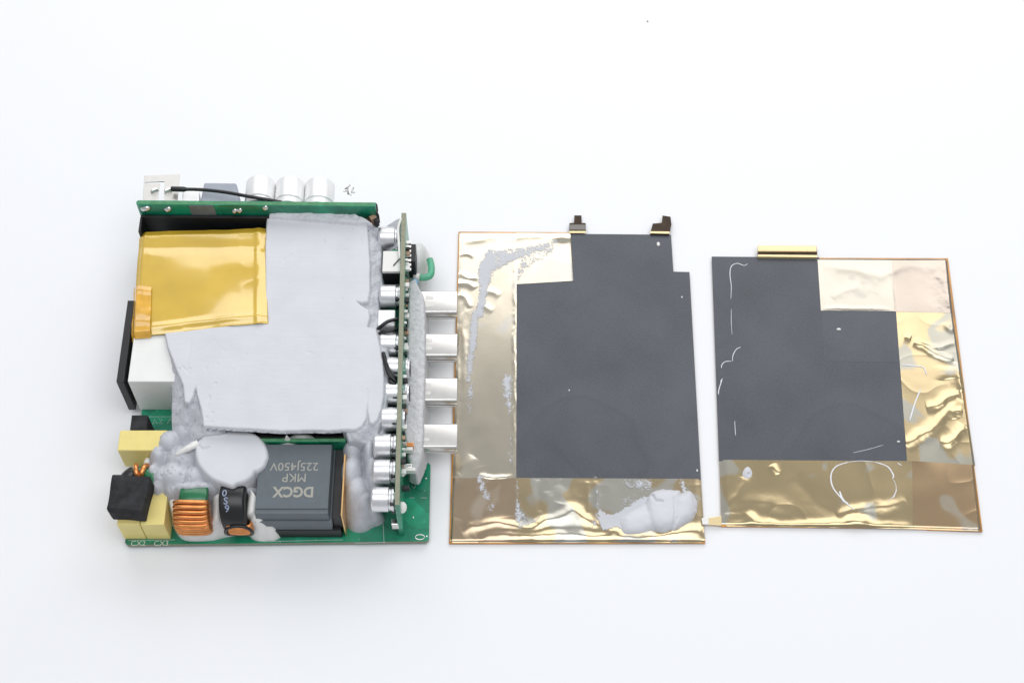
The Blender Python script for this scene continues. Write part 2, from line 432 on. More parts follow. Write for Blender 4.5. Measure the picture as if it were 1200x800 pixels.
# ================================================================== charger circuit board assembly
A = thing('charger_board', 'opened charger circuit board stack smeared with grey thermal compound, four metal ports on its side', 'circuit board', (-80, -20, 0))
BZ = 2.6
# main board: two-tone prism with a notch behind the port end
pb = [(-127.4, -77.8), (-126.6, -78.6), (-28.2, -77.4), (-27.4, -76.6), (-27.6, -49.6), (-28.2, -48.9), (-36.0, -48.9), (-36.0, 37.5), (-127.6, 37.5)]
mb = prism('main_board', pb, 1.0, BZ, ['pcb', 'pcb_edge'], A, bevel=0.0, mi_side=1)
for body, px, py in (('CX2', 162, 636.5), ('CX3', 189, 636.5)):
    x, y = P(px, py, BZ); text_part('silkscreen_print', body, (x, y, BZ+0.03), 2.6, 'print_white', mb, rz=0.014)
# worn, unreadable strokes of print beside the lumps
for st in ([(179, 497), (181, 491), (184, 496)], [(186, 491), (190, 491), (187, 496), (191, 496)], [(196, 496), (200, 490)], [(478, 569), (480, 574)], [(483, 569), (485, 572), (487, 569)]):
    bm = bmesh.new(); add_tube(bm, [(*P(a, b, BZ), BZ+0.02) for a, b in st], 0.11, 4); from_bm('silkscreen_stroke', bm, 'print_white', mb)
for a, b in (((172, 488), (203, 488)), ((480, 583), (486, 583)), ((493, 583), (500, 583)), ((416, 636), (452, 635)), ((310, 634), (402, 632)), ((450, 636), (449, 612)), ((150, 633), (205, 632))):
    (x0, y0), (x1, y1) = P(*a, BZ), P(*b, BZ)
    bm = bmesh.new(); add_tube(bm, [(x0, y0, BZ+0.02), (x1, y1, BZ+0.02)], 0.09, 4)
    from_bm('silkscreen_line', bm, 'print_white', mb)
x, y = P(492, 629, BZ)
o = tube('solder_pad', [(x+1.5*math.cos(a), y+0.9*math.sin(a), BZ+0.02) for a in np.linspace(0, 2*math.pi, 20, endpoint=False)], 0.22, 'solder', mb, 6, True)
for px, py in ((500, 628), (497, 549), (489, 556), (499, 560), (484, 606)):
    x, y = P(px, py, BZ)
    bm = bmesh.new(); bmesh.ops.create_uvsphere(bm, u_segments=10, v_segments=6, radius=0.4)
    for v in bm.verts: v.co = Vector((v.co.x + x, v.co.y + y, v.co.z*0.5 + BZ))
    from_bm('solder_dot', bm, 'solder', mb, smooth=True)

# ---- rear board, standing
RY = 36.6
rb = prism('rear_board', [(-131.2, RY+0.35), (-130.5, RY), (-48.2, RY-0.9), (-47.6, RY-0.9), (-47.6, RY+0.75), (-130.5, RY+1.7), (-131.2, RY+1.2)], 4.0, 32.3, 'pcb', A, bevel=0.12)
prism('board_edge', [(-130.6, RY+0.25), (-48.1, RY-0.65), (-48.1, RY+0.5), (-130.6, RY+1.4)], 32.0, 32.34, 'pcb_edge_green', rb, bevel=0)
def face_pt(px, py, yplane):
    """height at which the sight line of a photo pixel meets an upright plane y = yplane"""
    lo, hi = -5.0, 60.0
    for _ in range(40):
        mid = (lo+hi)/2
        if P(px, py, mid)[1] > yplane: lo = mid
        else: hi = mid
    return P(px, py, mid)[0], mid
for px, py, sx in ((171, 243.5, 1.3), (197, 244.2, 1.0), (275, 246.3, 0.7), (281, 245.6, 0.8), (311, 242.5, 0.8)):
    x, z = face_pt(px, py, RY - 0.1)
    bm = bmesh.new(); bmesh.ops.create_uvsphere(bm, u_segments=14, v_segments=8, radius=1.0)
    for v in bm.verts:
        c = v.co; v.co = Vector((x + c.x*sx*1.5, RY - 0.2 + c.y*1.3, z + c.z*1.2 + 0.25*math.sin(c.x*3)))
    from_bm('solder_joint', bm, 'solder', rb, smooth=True)
q = [face_pt(px, py, RY-0.35) for px, py in ((221, 241), (250, 240.5), (254, 252), (225, 252))]
bm = bmesh.new(); vs = [bm.verts.new((x, RY-0.45, z)) for x, z in q]; vs2 = [bm.verts.new((x, RY-0.1, z)) for x, z in q]
bm.faces.new(vs); bm.faces.new(vs2[::-1])
for i in range(4): bm.faces.new((vs[i], vs2[i], vs2[(i+1) % 4], vs[(i+1) % 4]))
bmesh.ops.recalc_face_normals(bm, faces=bm.faces[:]); from_bm('label_patch', bm, 'label_grey', rb)
# black heat spreader against the rear board
hp = prism('heat_spreader', rect(-130.6, -84.5, RY-1.6, RY-0.65, -0.008), BZ, 26.4, 'black', A, bevel=0.1)
prism('flange', [(-130.8, RY-7.4), (-130.0, RY-7.4), (-130.0, RY-1.2), (-130.8, RY-1.2)], BZ, 26.2, 'black', hp, bevel=0.1)

# capacitors behind the rear board, lying with their far ends up the picture
def can_profile(L, r): return [(0, r*0.9), (0.3, r), (1.6, r), (2.0, r*0.93), (2.6, r*0.93), (3.0, r), (L-1.0, r), (L-0.45, r*0.95), (L-0.1, r*0.86), (L, r*0.80)]
me_can = None
for px in (305, 340, 374.5):
    x, y = P(px, 232, 25)
    bm = lathe_bm(can_profile(11.6, 5.25), 'y', 40)
    if me_can is None:
        o = from_bm('electrolytic_capacitor', bm, 'alu_white', A, local=True, smooth=True); shade_auto(o, 40); me_can = o.data
    else:
        bm.free(); o = link('electrolytic_capacitor', me_can, None, A)
    o.location = (Vector((x, 39.2 - (px-305)*0.011, 25.6)) - Vector(ORG)) * U
    bm = lathe_bm([(-1.6, 4.6), (-0.2, 4.8), (0.1, 4.6)], 'y', 24)
    from_bm('rubber_plug', bm, 'black', o, local=True, smooth=False)
# blue-grey box, small pale box
gb = prism('box_relay', PP([(234, 238), (281, 238), (277, 214), (239, 213.5)], 26), 8, 26, 'grey_box', A, bevel=0.9, seg=3)
prism('pale_box', PP([(213, 238), (233.5, 238), (233, 223), (214, 223)], 24), 8, 24, 'alu_white', A, bevel=0.4)
# steel contact bracket with its slot
zb = 27.0
bo = [(167, 240), (169, 206), (211, 204), (207.5, 240), (192, 240), (193, 212.5), (170.5, 213.3), (170.2, 215.5), (187.5, 215), (184, 240)]
bk = prism('contact_bracket', PP(bo, zb), zb-0.5, zb, 'steel', A, bevel=0.08)
for px, py in ((181, 223), (196.5, 223)):
    x, y = P(px, py, zb+0.6)
    bm = bmesh.new(); add_prism(bm, rect(x-1.5, x+1.5, y-0.7, y+0.6, 0.5), zb, zb+1.3, 0.7, 0.25)
    from_bm('contact_clip', bm, 'solder', bk)
pts = [P(201, 221.5, 29) + (29,), P(212, 221.8, 29.4) + (29.4,), P(238, 222.5, 30) + (30,), P(265, 225.5, 31) + (31,), P(290, 230, 32) + (32,), P(315, 234.3, 32.2) + (32.2,), P(330, 237, 31) + (31,)]
tube('black_wire', smooth_path(pts, 6), [0.95]*8 + [0.62]*(6*6+1-8), 'wire_black', A, 10)
# bright crumpled wire ends behind the rear board
for i in range(7):
    px, py = 402 + random.random()*15, 221 + random.random()*10
    a = P(px, py, 26 + random.random()*3); l = random.uniform(1.2, 2.8); an = random.uniform(0.3, 2.6)
    tube('wire_end', [(a[0], a[1], 27), (a[0]+l*math.cos(an), a[1]+l*math.sin(an), 27+random.uniform(-1, 1.5))], 0.3, 'smd_white' if i % 2 else 'steel', A, 6)

# ---- block under the yellow tape: white bobbin with a black side plate
wb = prism('white_block', [(-128.2, -28.7), (-112.6, -28.7), (-112.6, 20), (-128.2, 20)], BZ, 23.0, 'white_box', A, bevel=0.35)
prism('cover_plate', [(-131.9, -29.0), (-129.4, -29.0), (-129.4, 2.8), (-131.9, 2.8)], BZ+0.5, 23.3, 'black', wb, bevel=0.2)
tb_ = prism('transformer', rect(-126.0, -87.5, -9, 26.5), BZ, 24.2, 'black', A, bevel=0.6)

# ---- yellow tape lying over it, a wavy sheet with drooping edges
def patch(name, quad, n, m, hf, ms, parent, skirt=None):
    """quad: TL, TR, BR, BL in plan; hf(X, Y, u, v) -> z"""
    u = np.linspace(0, 1, n)[None, :]; v = np.linspace(0, 1, m)[:, None]
    TL, TR, BR, BL = [np.array(p) for p in quad]
    X = (TL[0]*(1-u)+TR[0]*u)*(1-v) + (BL[0]*(1-u)+BR[0]*u)*v
    Y = (TL[1]*(1-u)+TR[1]*u)*(1-v) + (BL[1]*(1-u)+BR[1]*u)*v
    Uu = u + 0*v; Vv = v + 0*u
    R = hf(X, Y, Uu, Vv)
    if isinstance(R, tuple): X, Y, Z = R
    else: Z = R
    return grid_mesh(name, X[::-1], Y[::-1], Z[::-1], ms, parent)
def tape_h(X, Y, u, v):
    Z = 25.2 + 0.4*fbm(X, Y, 22, 3, 2) + 0.10*(np.exp(-np.abs(fbm(X, Y, 17, 47, 2))/0.07) - 0.3)*sstep(0.0, 0.3, np.abs(u-0.5)+np.abs(v-0.5)-0.15) - 0.35*np.exp(-((v-0.17-0.05*u)/0.05)**2) + 1.1*sstep(0.45, 0.95, v)*sstep(0.35, 0.75, u) + 0.9*sstep(0.05, 0.45, v)*sstep(0.55, 0.8, u) - 0.9*sstep(0.1, 0.9, v)*sstep(0.5, 0.1, u) + 0.03*fbm(X, Y, 6, 9, 2)
    Z = Z - 0.7*sstep(0.93, 1.0, v) - 0.5*sstep(0.95, 1.0, u) - 1.4*sstep(0.05, 0, u) - 1.4*sstep(0.07, 0.0, v)
    Z = Z + 0.5*np.exp(-((v-0.93)/0.03)**2)*np.exp(-((u-0.55)/0.5)**2) + 0.45*np.exp(-((u-0.93)/0.025)**2)
    Z = Z - 0.7*np.exp(-(((u-0.78)/0.22)**2 + ((v-0.72)/0.22)**2)) + 0.5*np.exp(-(((u-0.4)/0.3)**2 + ((v-0.45)/0.3)**2))
    ex = 0.35*fbm(Y, X, 9, 21, 3); ey = 0.3*fbm(X, Y, 9, 22, 3)
    return X + ex*np.abs(u-0.5)*2, Y + ey*np.abs(v-0.5)*2, Z
kt = patch('polyimide_tape', PP([(163, 269.5), (312.5, 265), (315, 381), (153, 392)], 25), 120, 110, tape_h, 'kapton', A)
sol = kt.modifiers.new('thickness', 'SOLIDIFY'); sol.thickness = 0.06*U; sol.offset = -1
def tab_h(X, Y, u, v):
    return 25.45 + 0.3*fbm(X, Y, 6, 33, 3) - 2.2*sstep(0.25, 0, u) - 2.0*sstep(0.9, 1.0, v) + 0.4*np.exp(-((v-0.1)/0.06)**2) + 0.5*np.exp(-((v-0.72)/0.07)**2)
patch('orange_fold', PP([(155.5, 333), (177.5, 336), (175.5, 392), (152, 393.5)], 25.6), 40, 60, tab_h, 'kapton_dark', kt)

# ---- the large grey slab of thermal compound
PZ = 26.0
outline = [(313, 253), (340, 252), (380, 252.5), (408, 253), (413, 258), (417, 261.5), (424, 262), (430, 265), (431.5, 285), (433, 310), (433, 340), (431, 353),
           (424, 354), (417, 352.5), (424, 358), (432, 363), (433, 372), (430, 383), (440, 384.5), (443, 397), (446, 412), (448.5, 425), (449.5, 445), (449, 465), (446, 480),
           (442, 491), (437, 496.5), (433, 494), (430.8, 482), (430.3, 456), (429.6, 478), (428.6, 490), (424, 499), (416, 503), (405, 502.5), (385, 504), (360, 503.5),
           (330, 504.5), (302, 502.5), (270, 501), (238.5, 498.5), (236, 480), (231, 462), (229, 451), (225.5, 465), (221, 471.5), (216.5, 470), (214.5, 450), (209, 438),
           (202, 420), (196, 404), (193.5, 390), (230, 386), (270, 381), (311, 375.5), (311.5, 340), (311, 290)]
OUT = PP(outline, PZ)
def slab(X, Y):
    d = sd_poly(X, Y, OUT) + 0.12*fbm(X, Y, 2.2, 5, 3)
    top = PZ + 0.10*fbm(X, Y, 14, 2, 2) + 0.02*fbm(X, Y, 3, 4, 2) + 0.03*fbm(X*0.25 + Y*0.1, Y*2.2, 2.0, 6, 3) - 0.22*sstep(0.86, 0.97, vnoise(X*0.55, Y*0.55, 15))*sstep(0.55, 0.8, vnoise(X*0.08+3, Y*0.08, 16)) - 0.2*sstep(-0.5, 0, d)**2
    # shallow drag marks in the flat face
    for pts, dep in (([(214, 430), (221, 436)], 0.25), ([(333, 306), (341, 298)], 0.18), ([(360, 412), (366, 414)], 0.15), ([(219, 430), (224, 402)], 0.12)):
        top = top - dep*np.exp(-(seg_dist(X, Y, PP(pts, PZ))/0.35)**2)
    top = top + 0.35*np.exp(-(seg_dist(X, Y, PP([(322, 256), (350, 256.5), (400, 257)], PZ))/0.3)**2)
    h = top - 30*sstep(0.0, 1.1, d)
    # torn flanks
    LQ = PP([(198, 393), (204, 430), (203, 470), (201, 502), (215, 520), (262, 515), (262, 500), (240, 460), (225, 395)], 18)
    dl = sd_poly(X, Y, LQ)
    hl = 24.2 - 0.95*np.maximum(d, 0) + 1.0*fbm(X, Y, 3.6, 11, 5) - 0.6*sstep(0.82, 0.93, vnoise(X*0.8, Y*0.8, 78)) - 34*sstep(0.0, 2.6, dl)
    RQ = PP([(425, 257), (438, 262), (446, 275), (447, 300), (448, 334), (444, 352), (443, 385), (456, 420), (455, 455), (453, 478), (447, 500), (438, 520), (410, 520), (405, 506), (425, 480), (425, 300)], 21)
    dr = sd_poly(X, Y, RQ)
    hr = 25.0 - 0.75*np.maximum(d, 0) + 1.15*fbm(X, Y, 3.0, 17, 5) - 34*sstep(0.0, 2.2, dr)
    BQ = PP([(316, 250), (330, 244), (360, 243), (400, 246), (412, 250), (436, 262), (420, 262), (316, 254)], 27)
    db = sd_poly(X, Y, BQ)
    hb = 27.5 + 1.0*fbm(X, Y, 3.4, 23, 5) - 34*sstep(0, 2.0, db)
    oth = np.maximum(hl, np.maximum(hr, hb))
    lip = top - 1.5*sstep(0.0, 0.3, d)                       # the slab's lip: a thin edge, undercut below
    gy, gx = np.gradient(d, 0.2)
    m = (d > 0.35) & (d < 0.72); sh = np.where(m, d - 0.35, 0.0)
    Z = np.where(d < 0.72, np.maximum(lip, oth), oth)
    Z = np.where((d >= 0.72) & (oth < BZ - 0.5), -9.0, Z)
    return X - sh*gx, Y - sh*gy, Z
def slab_mats(o, fn_rough):
    me = o.data; me.materials.append(M['goo_rough'])
    n = len(me.polygons); nz = np.zeros(n*3); me.polygons.foreach_get('normal', nz); nz = nz.reshape(-1, 3)[:, 2]
    c = np.zeros(n*3); me.polygons.foreach_get('center', c); c = c.reshape(-1, 3)
    X = c[:, 0]/U + ORG[0]; Y = c[:, 1]/U + ORG[1]; Z = c[:, 2]/U + ORG[2]
    me.polygons.foreach_set('material_index', fn_rough(X, Y, Z, nz).astype(np.int32))
xs_ = np.arange(-125, -41, 0.2); ys_ = np.arange(-56, 41, 0.2); Xs, Ys = np.meshgrid(xs_, ys_); Xs, Ys, Zs = slab(Xs, Ys)
o = grid_mesh('thermal_compound_slab', Xs, Ys, Zs, 'goo', A, Zs > BZ - 1)
slab_mats(o, lambda X, Y, Z, nz: ((sd_poly(X, Y, OUT) > 0.2) & (Z < 25.6)))

# ---- lumps left of the slab
lump_px = [(196, 512, 19, 4.6, 4.8, 11), (184, 528, 17.5, 3.4, 3.8, 10), (212, 532, 20, 6.5, 5.5, 12), (203, 552, 20, 6.8, 6.0, 13), (226, 554, 20.5, 5.4, 4.8, 12), (189, 556, 18, 4.6, 5.4, 12),
           (232, 520, 20, 6.0, 4.0, 9), (252, 564, 18.5, 6.0, 3.0, 9), (246, 505, 19, 8.0, 4.0, 9), (278, 570, 18.5, 7.0, 2.2, 8), (215, 500, 19, 4.5, 4.5, 9), (218, 568, 20.5, 5.5, 2.2, 9), (236, 567, 20.0, 5.0, 2.2, 9), (200, 571, 17.5, 3.5, 2.5, 9), (184, 568, 17, 3.4, 3.2, 10), (178, 548, 16.5, 2.6, 3.4, 9)]
LB = []
for px, py, zt, rx, ry, hh in lump_px:
    x, y = P(px, py, zt); LB.append((x, y, rx*1.45, ry*1.6, zt-hh*1.2, hh*1.2, 2.3))
def lumps(X, Y):
    H = blobs(X, Y, LB, 1.3) + 0.5*fbm(X, Y, 5, 31, 4) 
    pits = vnoise(X*0.9+40, Y*0.9, 77)
    return H - 0.6*sstep(0.80, 0.93, pits)
field('thermal_compound_lump', -125, -76, -79, -36, 0.28, lumps, 'goo_rough', A, floor=BZ-0.8)
# ---- flat oval puck cut level
puck = PP([(231, 540), (229, 525), (236, 512), (252, 504.5), (272, 502), (290, 504), (303, 511), (311, 522), (313, 534), (309, 545), (302, 551), (298, 551.5), (294, 558), (285, 564), (277, 566), (272, 569), (262, 566), (248, 560), (238, 551)], 22.0)
puck = [tuple(p) for p in smooth_path([(x, y, 0) for x, y in puck], 4, True)]
def puckh(X, Y):
    d = sd_poly(X, Y, puck) + 0.12*fbm(X, Y, 2.0, 41, 3)
    t = 22.0 + 0.06*fbm(X, Y, 6, 42, 2) - 0.5*sstep(-0.8, 0, d)**2
    t = t - 0.5*np.exp(-(seg_dist(X, Y, PP([(236, 514), (232, 520), (236, 526), (244, 524)], 22))/0.4)**2)
    under = 20.0 - 14*sstep(0.2, 3.2, d) + 0.3*fbm(X, Y, 2.5, 43, 3)
    return np.maximum(t - 3.2*sstep(0, 0.7, d) - 20*sstep(0.7, 2.4, d), under - 3*sstep(2.5, 4.5, d))
field('thermal_compound_puck', -107, -75.5, -71, -40, 0.25, puckh, 'goo', A, floor=8.0)
# white rod poking from the lumps
a = P(206, 532, 20); b = P(232, 519, 21)
tube('white_sleeve', smooth_path([(a[0], a[1], 19.4), ((a[0]+b[0])/2, (a[1]+b[1])/2 - 0.2, 20.6), (b[0], b[1], 20.6)], 5), [0.4, 0.8, 0.7, 1.0, 0.9, 1.1, 1.2, 1.1, 1.4, 1.3, 1.5], 'silicone', A, 10)

# ---- lumps between the film capacitor and the port board
RB = []
for px, py, zt, rx, ry, hh in [(412, 520, 20.5, 4.2, 6.5, 9), (411, 545, 20, 5.0, 9.5, 11), (417, 568, 18.5, 6.2, 8.0, 12), (424, 580, 16.5, 5.6, 5.5, 11), (435, 543, 20, 3.4, 8.0, 9), (432, 520, 22, 3.0, 8.0, 9), (438, 560, 19, 3.4, 4.0, 8), (420, 601, 9.5, 5.0, 4.2, 8), (436, 594, 12, 3.4, 2.6, 8), (446, 505, 21, 3.0, 7.0, 8), (448, 530, 19, 3.0, 7.0, 9)]:
    x, y = P(px, py, zt); RB.append((x, y, rx, ry, zt-hh, hh, 2.4))
field('thermal_compound_fold', -57.0, -37.8, -79, -38, 0.25, lambda X, Y: blobs(X, Y, RB, 0.5) + 0.35*fbm(X, Y, 3.0, 51, 4), 'goo_rough', A, floor=BZ-0.8)

# ---- film capacitor
fc = prism('film_capacitor', [(-83.0, -75.6), (-58.6, -75.6), (-58.6, -50.2), (-83.0, -50.2)], 7.6, 20.0, 'film_cap', A, bevel=0.35, top=0.965)
prism('lid', [(-82.5, -73.6), (-59.1, -73.6), (-59.1, -50.75), (-82.5, -50.75)], 19.9, 20.45, 'film_cap', fc, bevel=0.2)
prism('body_band', [(-83.2, -75.9), (-58.2, -75.9), (-58.2, -50.0), (-83.2, -50.0)], 11.2, 15.0, 'film_cap', fc, bevel=0.25)
prism('black_base', [(-81.5, -76.0), (-55.9, -76.0), (-55.9, -49.9), (-81.5, -49.9)], BZ, 7.9, 'black', fc, bevel=0.2)
prism('casing_wall', [(-58.1, -74.6), (-55.3, -74.6), (-55.3, -50.5), (-58.1, -50.5)], 7.9, 16.0, 'black', fc, bevel=0.1)
for body, px, py, wpx, sz, bold in (('DGCX', 344, 575.5, 47, 5.0, 0.16), ('MKP', 345, 559, 27, 4.3, 0.0), ('225J450V', 345, 546, 56, 4.1, 0.0)):
    x, y = P(px, py, 20.5)
    o = text_part('printed_marking', body, (x, y, 20.49), sz, 'print_grey', fc, rz=math.pi, bold=bold)
    xs = [v.co.x for v in o.data.vertices]; o.scale[0] = wpx/3.56*U/(max(xs)-min(xs))
# copper strip beside it
prism('copper_strip', [(-54.9, -75.6), (-54.45, -75.6), (-54.45, -54.0), (-54.9, -54.0)], BZ, 19.8, 'copper_strip', A, bevel=0.0)
# small upright board behind it, with a white silicone peak
sb = prism('upright_board', [(-83.5, -49.9), (-54.6, -49.9), (-54.6, -48.6), (-83.5, -48.6)], BZ, 20.6, ['pcb', 'pcb_edge_green'], A, bevel=0.0)
prism('board_edge', [(-83.4, -49.8), (-54.7, -49.8), (-54.7, -48.7), (-83.4, -48.7)], 20.55, 20.72, 'pcb_edge_green', sb, bevel=0)
prism('black_core', rect(-86, -55, -47.5, -30), BZ, 19.0, 'black', A, bevel=0.3)
x, y = P(336, 515, 21)
field('silicone_peak', x-4.2, x+4.2, y-3.5, y+4.5, 0.2, lambda X, Y: 18.2 + 5.6*np.exp(-((np.hypot((X-x-0.2), (Y-y-0.4)*1.5)/1.25))**1.2) + 0.1*fbm(X, Y, 2, 61, 2) - 1.5*sstep(2.4, 3.8, np.hypot(X-x, (Y-y))), 'silicone', A, floor=17.9)
x2, y2 = P(353, 511, 20)
field('silicone_drop', x2-5.2, x2+5.2, y2-2.5, y2+2.5, 0.2, lambda X, Y: 18.0 + 2.6*(1-(np.hypot((X-x2)/4.8, (Y-y2)/1.9))**2.2), 'silicone', A, floor=17.6)

# ---- wound toroids standing on edge (their axes run across the picture)
def toroid_core(name, cx, cy, cz, R, r, wd, m, parent, tilt=0.0):
    bm = bmesh.new(); N = 56
    sec = [(-wd/2, R-0.8), (-wd/2+0.25, R-0.25), (-wd/2+0.8, R), (wd/2-0.8, R), (wd/2-0.25, R-0.25), (wd/2, R-0.8), (wd/2, r+0.5), (wd/2-0.5, r), (-wd/2+0.5, r), (-wd/2, r+0.5)]
    rings = []
    for k in range(N):
        a = 2*math.pi*k/N
        rings.append([bm.verts.new((cx + sx + tilt*math.sin(a)*q, cy + q*math.cos(a), cz + q*math.sin(a))) for sx, q in sec])
    for k in range(N):
        A_, B_ = rings[k], rings[(k+1) % N]
        for j in range(len(sec)): bm.faces.new((A_[j], A_[(j+1) % len(sec)], B_[(j+1) % len(sec)], B_[j]))
    bmesh.ops.recalc_face_normals(bm, faces=bm.faces[:])
    o = from_bm(name, bm, m, parent); shade_auto(o, 50); return o
def winding(name, cx, cy, cz, R, r, wd, angs, wr, m, parent, skew=0.0, jit=0.0):
    pts = []
    n = len(angs)
    for i, a0 in enumerate(angs):
        a1 = angs[i+1] if i+1 < n else a0 + (angs[-1]-angs[-2])
        j = random.uniform(-jit, jit)
        for k in range(16):
            t = k/16; a = a0 + (a1-a0)*t
            th = 2*math.pi*t
            ex = math.copysign(abs(math.cos(th))**0.45, math.cos(th)); ey = math.copysign(abs(math.sin(th))**0.45, math.sin(th))
            q = (R+r)/2 + ((R-r)/2 + wr*0.9 + j)*ey
            pts.append((cx + (wd/2 + wr*0.9)*ex, cy + q*math.cos(a + skew*ex), cz + q*math.sin(a + skew*ex)))
    return tube(name, pts, wr, m, parent, 8)
c1 = (-103.5, -68.9, 11.8)
t1 = toroid_core('copper_choke', *c1, 8.3, 4.4, 9.2, 'ferrite_green', A, 0.08)
winding('winding', *c1, 8.3, 4.4, 9.2, [math.radians(103 + i*10.6) for i in range(12)], 0.78, 'copper', t1, 0.03, 0.12)
c2 = (-89.3, -68.7, 11.6)
t2 = toroid_core('black_choke', *c2, 9.0, 4.2, 8.2, 'black_gloss', A, -0.14)
winding('winding', c2[0]+0.7, c2[1]+0.4, c2[2], 8.7, 4.4, 7.0, [math.radians(163 + i*8.0) for i in range(6)], 0.66, 'copper', t2, 0.05, 0.1)
o = tube('sleeve_rim', [(c2[0] + 0.7 + 4.4*math.copysign(abs(math.cos(t))**0.7, math.cos(t)), c2[1] + 9.2*math.cos(math.radians(184) + 0.42*math.sin(t)), c2[2] + 9.2*math.sin(math.radians(184) + 0.42*math.sin(t))) for t in np.linspace(0, 2*math.pi, 40, endpoint=False)], 0.55, 'black_gloss', t2, 8, True)
for ch, px, py in (('0', 263, 578), ('S', 264.5, 587), ('9', 266, 596)):
    lo = 90.0
    for a in np.linspace(88, 178, 400):
        yy = c2[1] + 9.05*math.cos(math.radians(a)); zz = c2[2] + 9.05*math.sin(math.radians(a))
        if P(px, py, zz)[1] > yy: lo = a; break
    a = math.radians(lo); yy = c2[1] + 9.15*math.cos(a); zz = c2[2] + 9.15*math.sin(a)
    o = text_part('printed_digit', ch, (P(px, py, zz)[0], yy, zz), 3.3, 'print_blue', t2, rx=math.pi/2 - (math.pi - a) if False else (math.pi/2-0) - (math.pi - a), bold=0.03)

# ---- white silicone around the chokes
SIL = [tuple(p) for p in smooth_path([(*p, 0) for p in PP([(188, 575), (196, 600), (204, 620), (217, 633), (245, 633.5), (262, 630), (280, 627), (300, 628), (314, 626), (322, 619), (321, 606), (312, 598), (306, 586), (308, 560), (314, 530), (300, 520), (270, 530), (230, 535), (195, 545)], 2.7)], 4, True)]
def sil(X, Y):
    d = sd_poly(X, Y, SIL)
    edge = sstep(0.2, -2.2, d)
    h = 2.2 + 8.5*(1-np.exp(np.minimum(d, 0)/1.5)) - 6*sstep(-0.1, 0.8, d)
    t = np.clip((Y+76)/22, 0, 1)
    def rid(xc, z0, z1, w): return (z0 + (z1-z0)*t - (np.abs(X - xc)/w)**2.3*2.0)*edge + 2.2*(1-edge) - 6*sstep(0, 0.8, d) + 0.35*fbm(X, Y, 3.2, 73, 3)
    h = smax(h, rid(-110.9 + 0.06*(Y+70), 12.0, 16.5, 1.8), 1.2)
    h = smax(h, rid(-96.1, 12.5, 18.5, 1.9), 1.2)
    h = smax(h, rid(-84.1 + 2.6*t**1.5, 16.5, 22.2, 1.9), 1.2)
    tong = 2.0 + 14.5*(1 - np.hypot((X+82.2)/4.6, (Y+74.6)/2.9)**2.8)
    tong2 = 2.0 + 9.5*(1 - np.hypot((X+79.3)/3.4, (Y+75.0)/2.3)**2.6)
    return smax(smax(h, tong, 1.2), tong2, 0.8)
field('white_silicone', -117, -74, -80, -46, 0.25, sil, 'silicone', A, floor=1.8)

# ---- yellow capacitors, foam, small parts at the left edge
yc = prism('yellow_capacitor', [(-130.4, -50.9), (-114.5, -50.9), (-114.5, -43.3), (-130.4, -43.3)], BZ+1.2, 16.2, 'yellow', A, bevel=0.5, seg=3)
for x0, x1 in ((-127.7, -120.35), (-120.15, -112.4)):
    prism('yellow_capacitor', [(x0, -76.7), (x1, -76.7), (x1, -63.5), (x0, -63.5)], BZ, 14.6, 'yellow', A, bevel=0.35)
prism('black_diode', [(-127.3, -42.9), (-121.8, -42.9), (-121.8, -37.4), (-127.3, -37.4)], BZ, 15.6, 'foam', A, bevel=0.25)
bm = bmesh.new()
add_prism(bm, [(-129.2, -74.9), (-118.2, -75.7), (-116.6, -63.6), (-128.6, -62.9)], 14.7, 23.4, 1.0, 0.5, 3)
bmesh.ops.subdivide_edges(bm, edges=[e for e in bm.edges if e.calc_length() > 3], cuts=7, use_grid_fill=True)
for v in bm.verts:
    c = v.co
    v.co = c + Vector((0.16*math.sin(c.z*0.5+c.y*0.4), 0.14*math.sin(c.x*0.6+1), 0.16*math.sin(c.x*0.5+c.y*0.35)))
    if c.z > 20: v.co.x += (c.z-14.7)*0.03*(1 if c.x > -122 else -1)
from_bm('foam_pad', bm, 'foam', A, smooth=False)
# the common-mode choke behind the foam pad: flat toroid, a few turns in view
cx, cy = P(163, 556, 16); cy -= 2.2
bm = bmesh.new()
pts = [(cx + 4.4*math.cos(t), cy + 3.8*math.sin(t), 14.0) for t in np.linspace(0, 2*math.pi, 40, endpoint=False)]
add_tube(bm, pts, 2.2, 12, True)
ck = from_bm('ring_choke', bm, 'ferrite_green', A, smooth=True)
tube('black_sleeve', [(cx + 4.6*math.cos(t), cy + 4.0*math.sin(t), 14.0) for t in np.linspace(math.radians(118), math.radians(235), 20)], 2.5, 'black_gloss', ck, 12)
for ta in (104, 74):
    t = math.radians(ta)
    ctr = Vector((cx + 4.4*math.cos(t), cy + 3.8*math.sin(t), 14.0)); rad = Vector((math.cos(t), math.sin(t), 0))
    tube('wire_turn', [ctr + rad*2.7*math.cos(s) + Vector((0, 0, 2.7*math.sin(s))) for s in np.linspace(0, 2*math.pi, 20, endpoint=False)], 0.85, 'copper', ck, 8, True)
# a white silicone bead showing beside it
x, y = P(172, 540, 13)
field('silicone_bead', x-2.5, x+3.5, y-4.5, y+4.0, 0.25, lambda X, Y: 5.5 + 8*(1-np.hypot((X-x)/2.3, (Y-y)/3.6)**2.5), 'silicone', A, floor=5.5)

# ---- port board standing along the right side
px0, px1 = -38.15, -36.5
pbd = prism('port_board', [(-38.9, 36.6), (-37.2, 36.6), (-35.6, -75.4), (-37.2, -75.4)], BZ, 27.0, 'pcb', A, bevel=0.1)
prism('board_edge', [(-38.82, 36.5), (-37.28, 36.5), (-35.68, -75.3), (-37.12, -75.3)], 26.9, 27.05, 'pcb_edge', pbd, bevel=0)
def bx(y): return -38.9 + (36.6 - y)/112*1.7        # left face of the port board
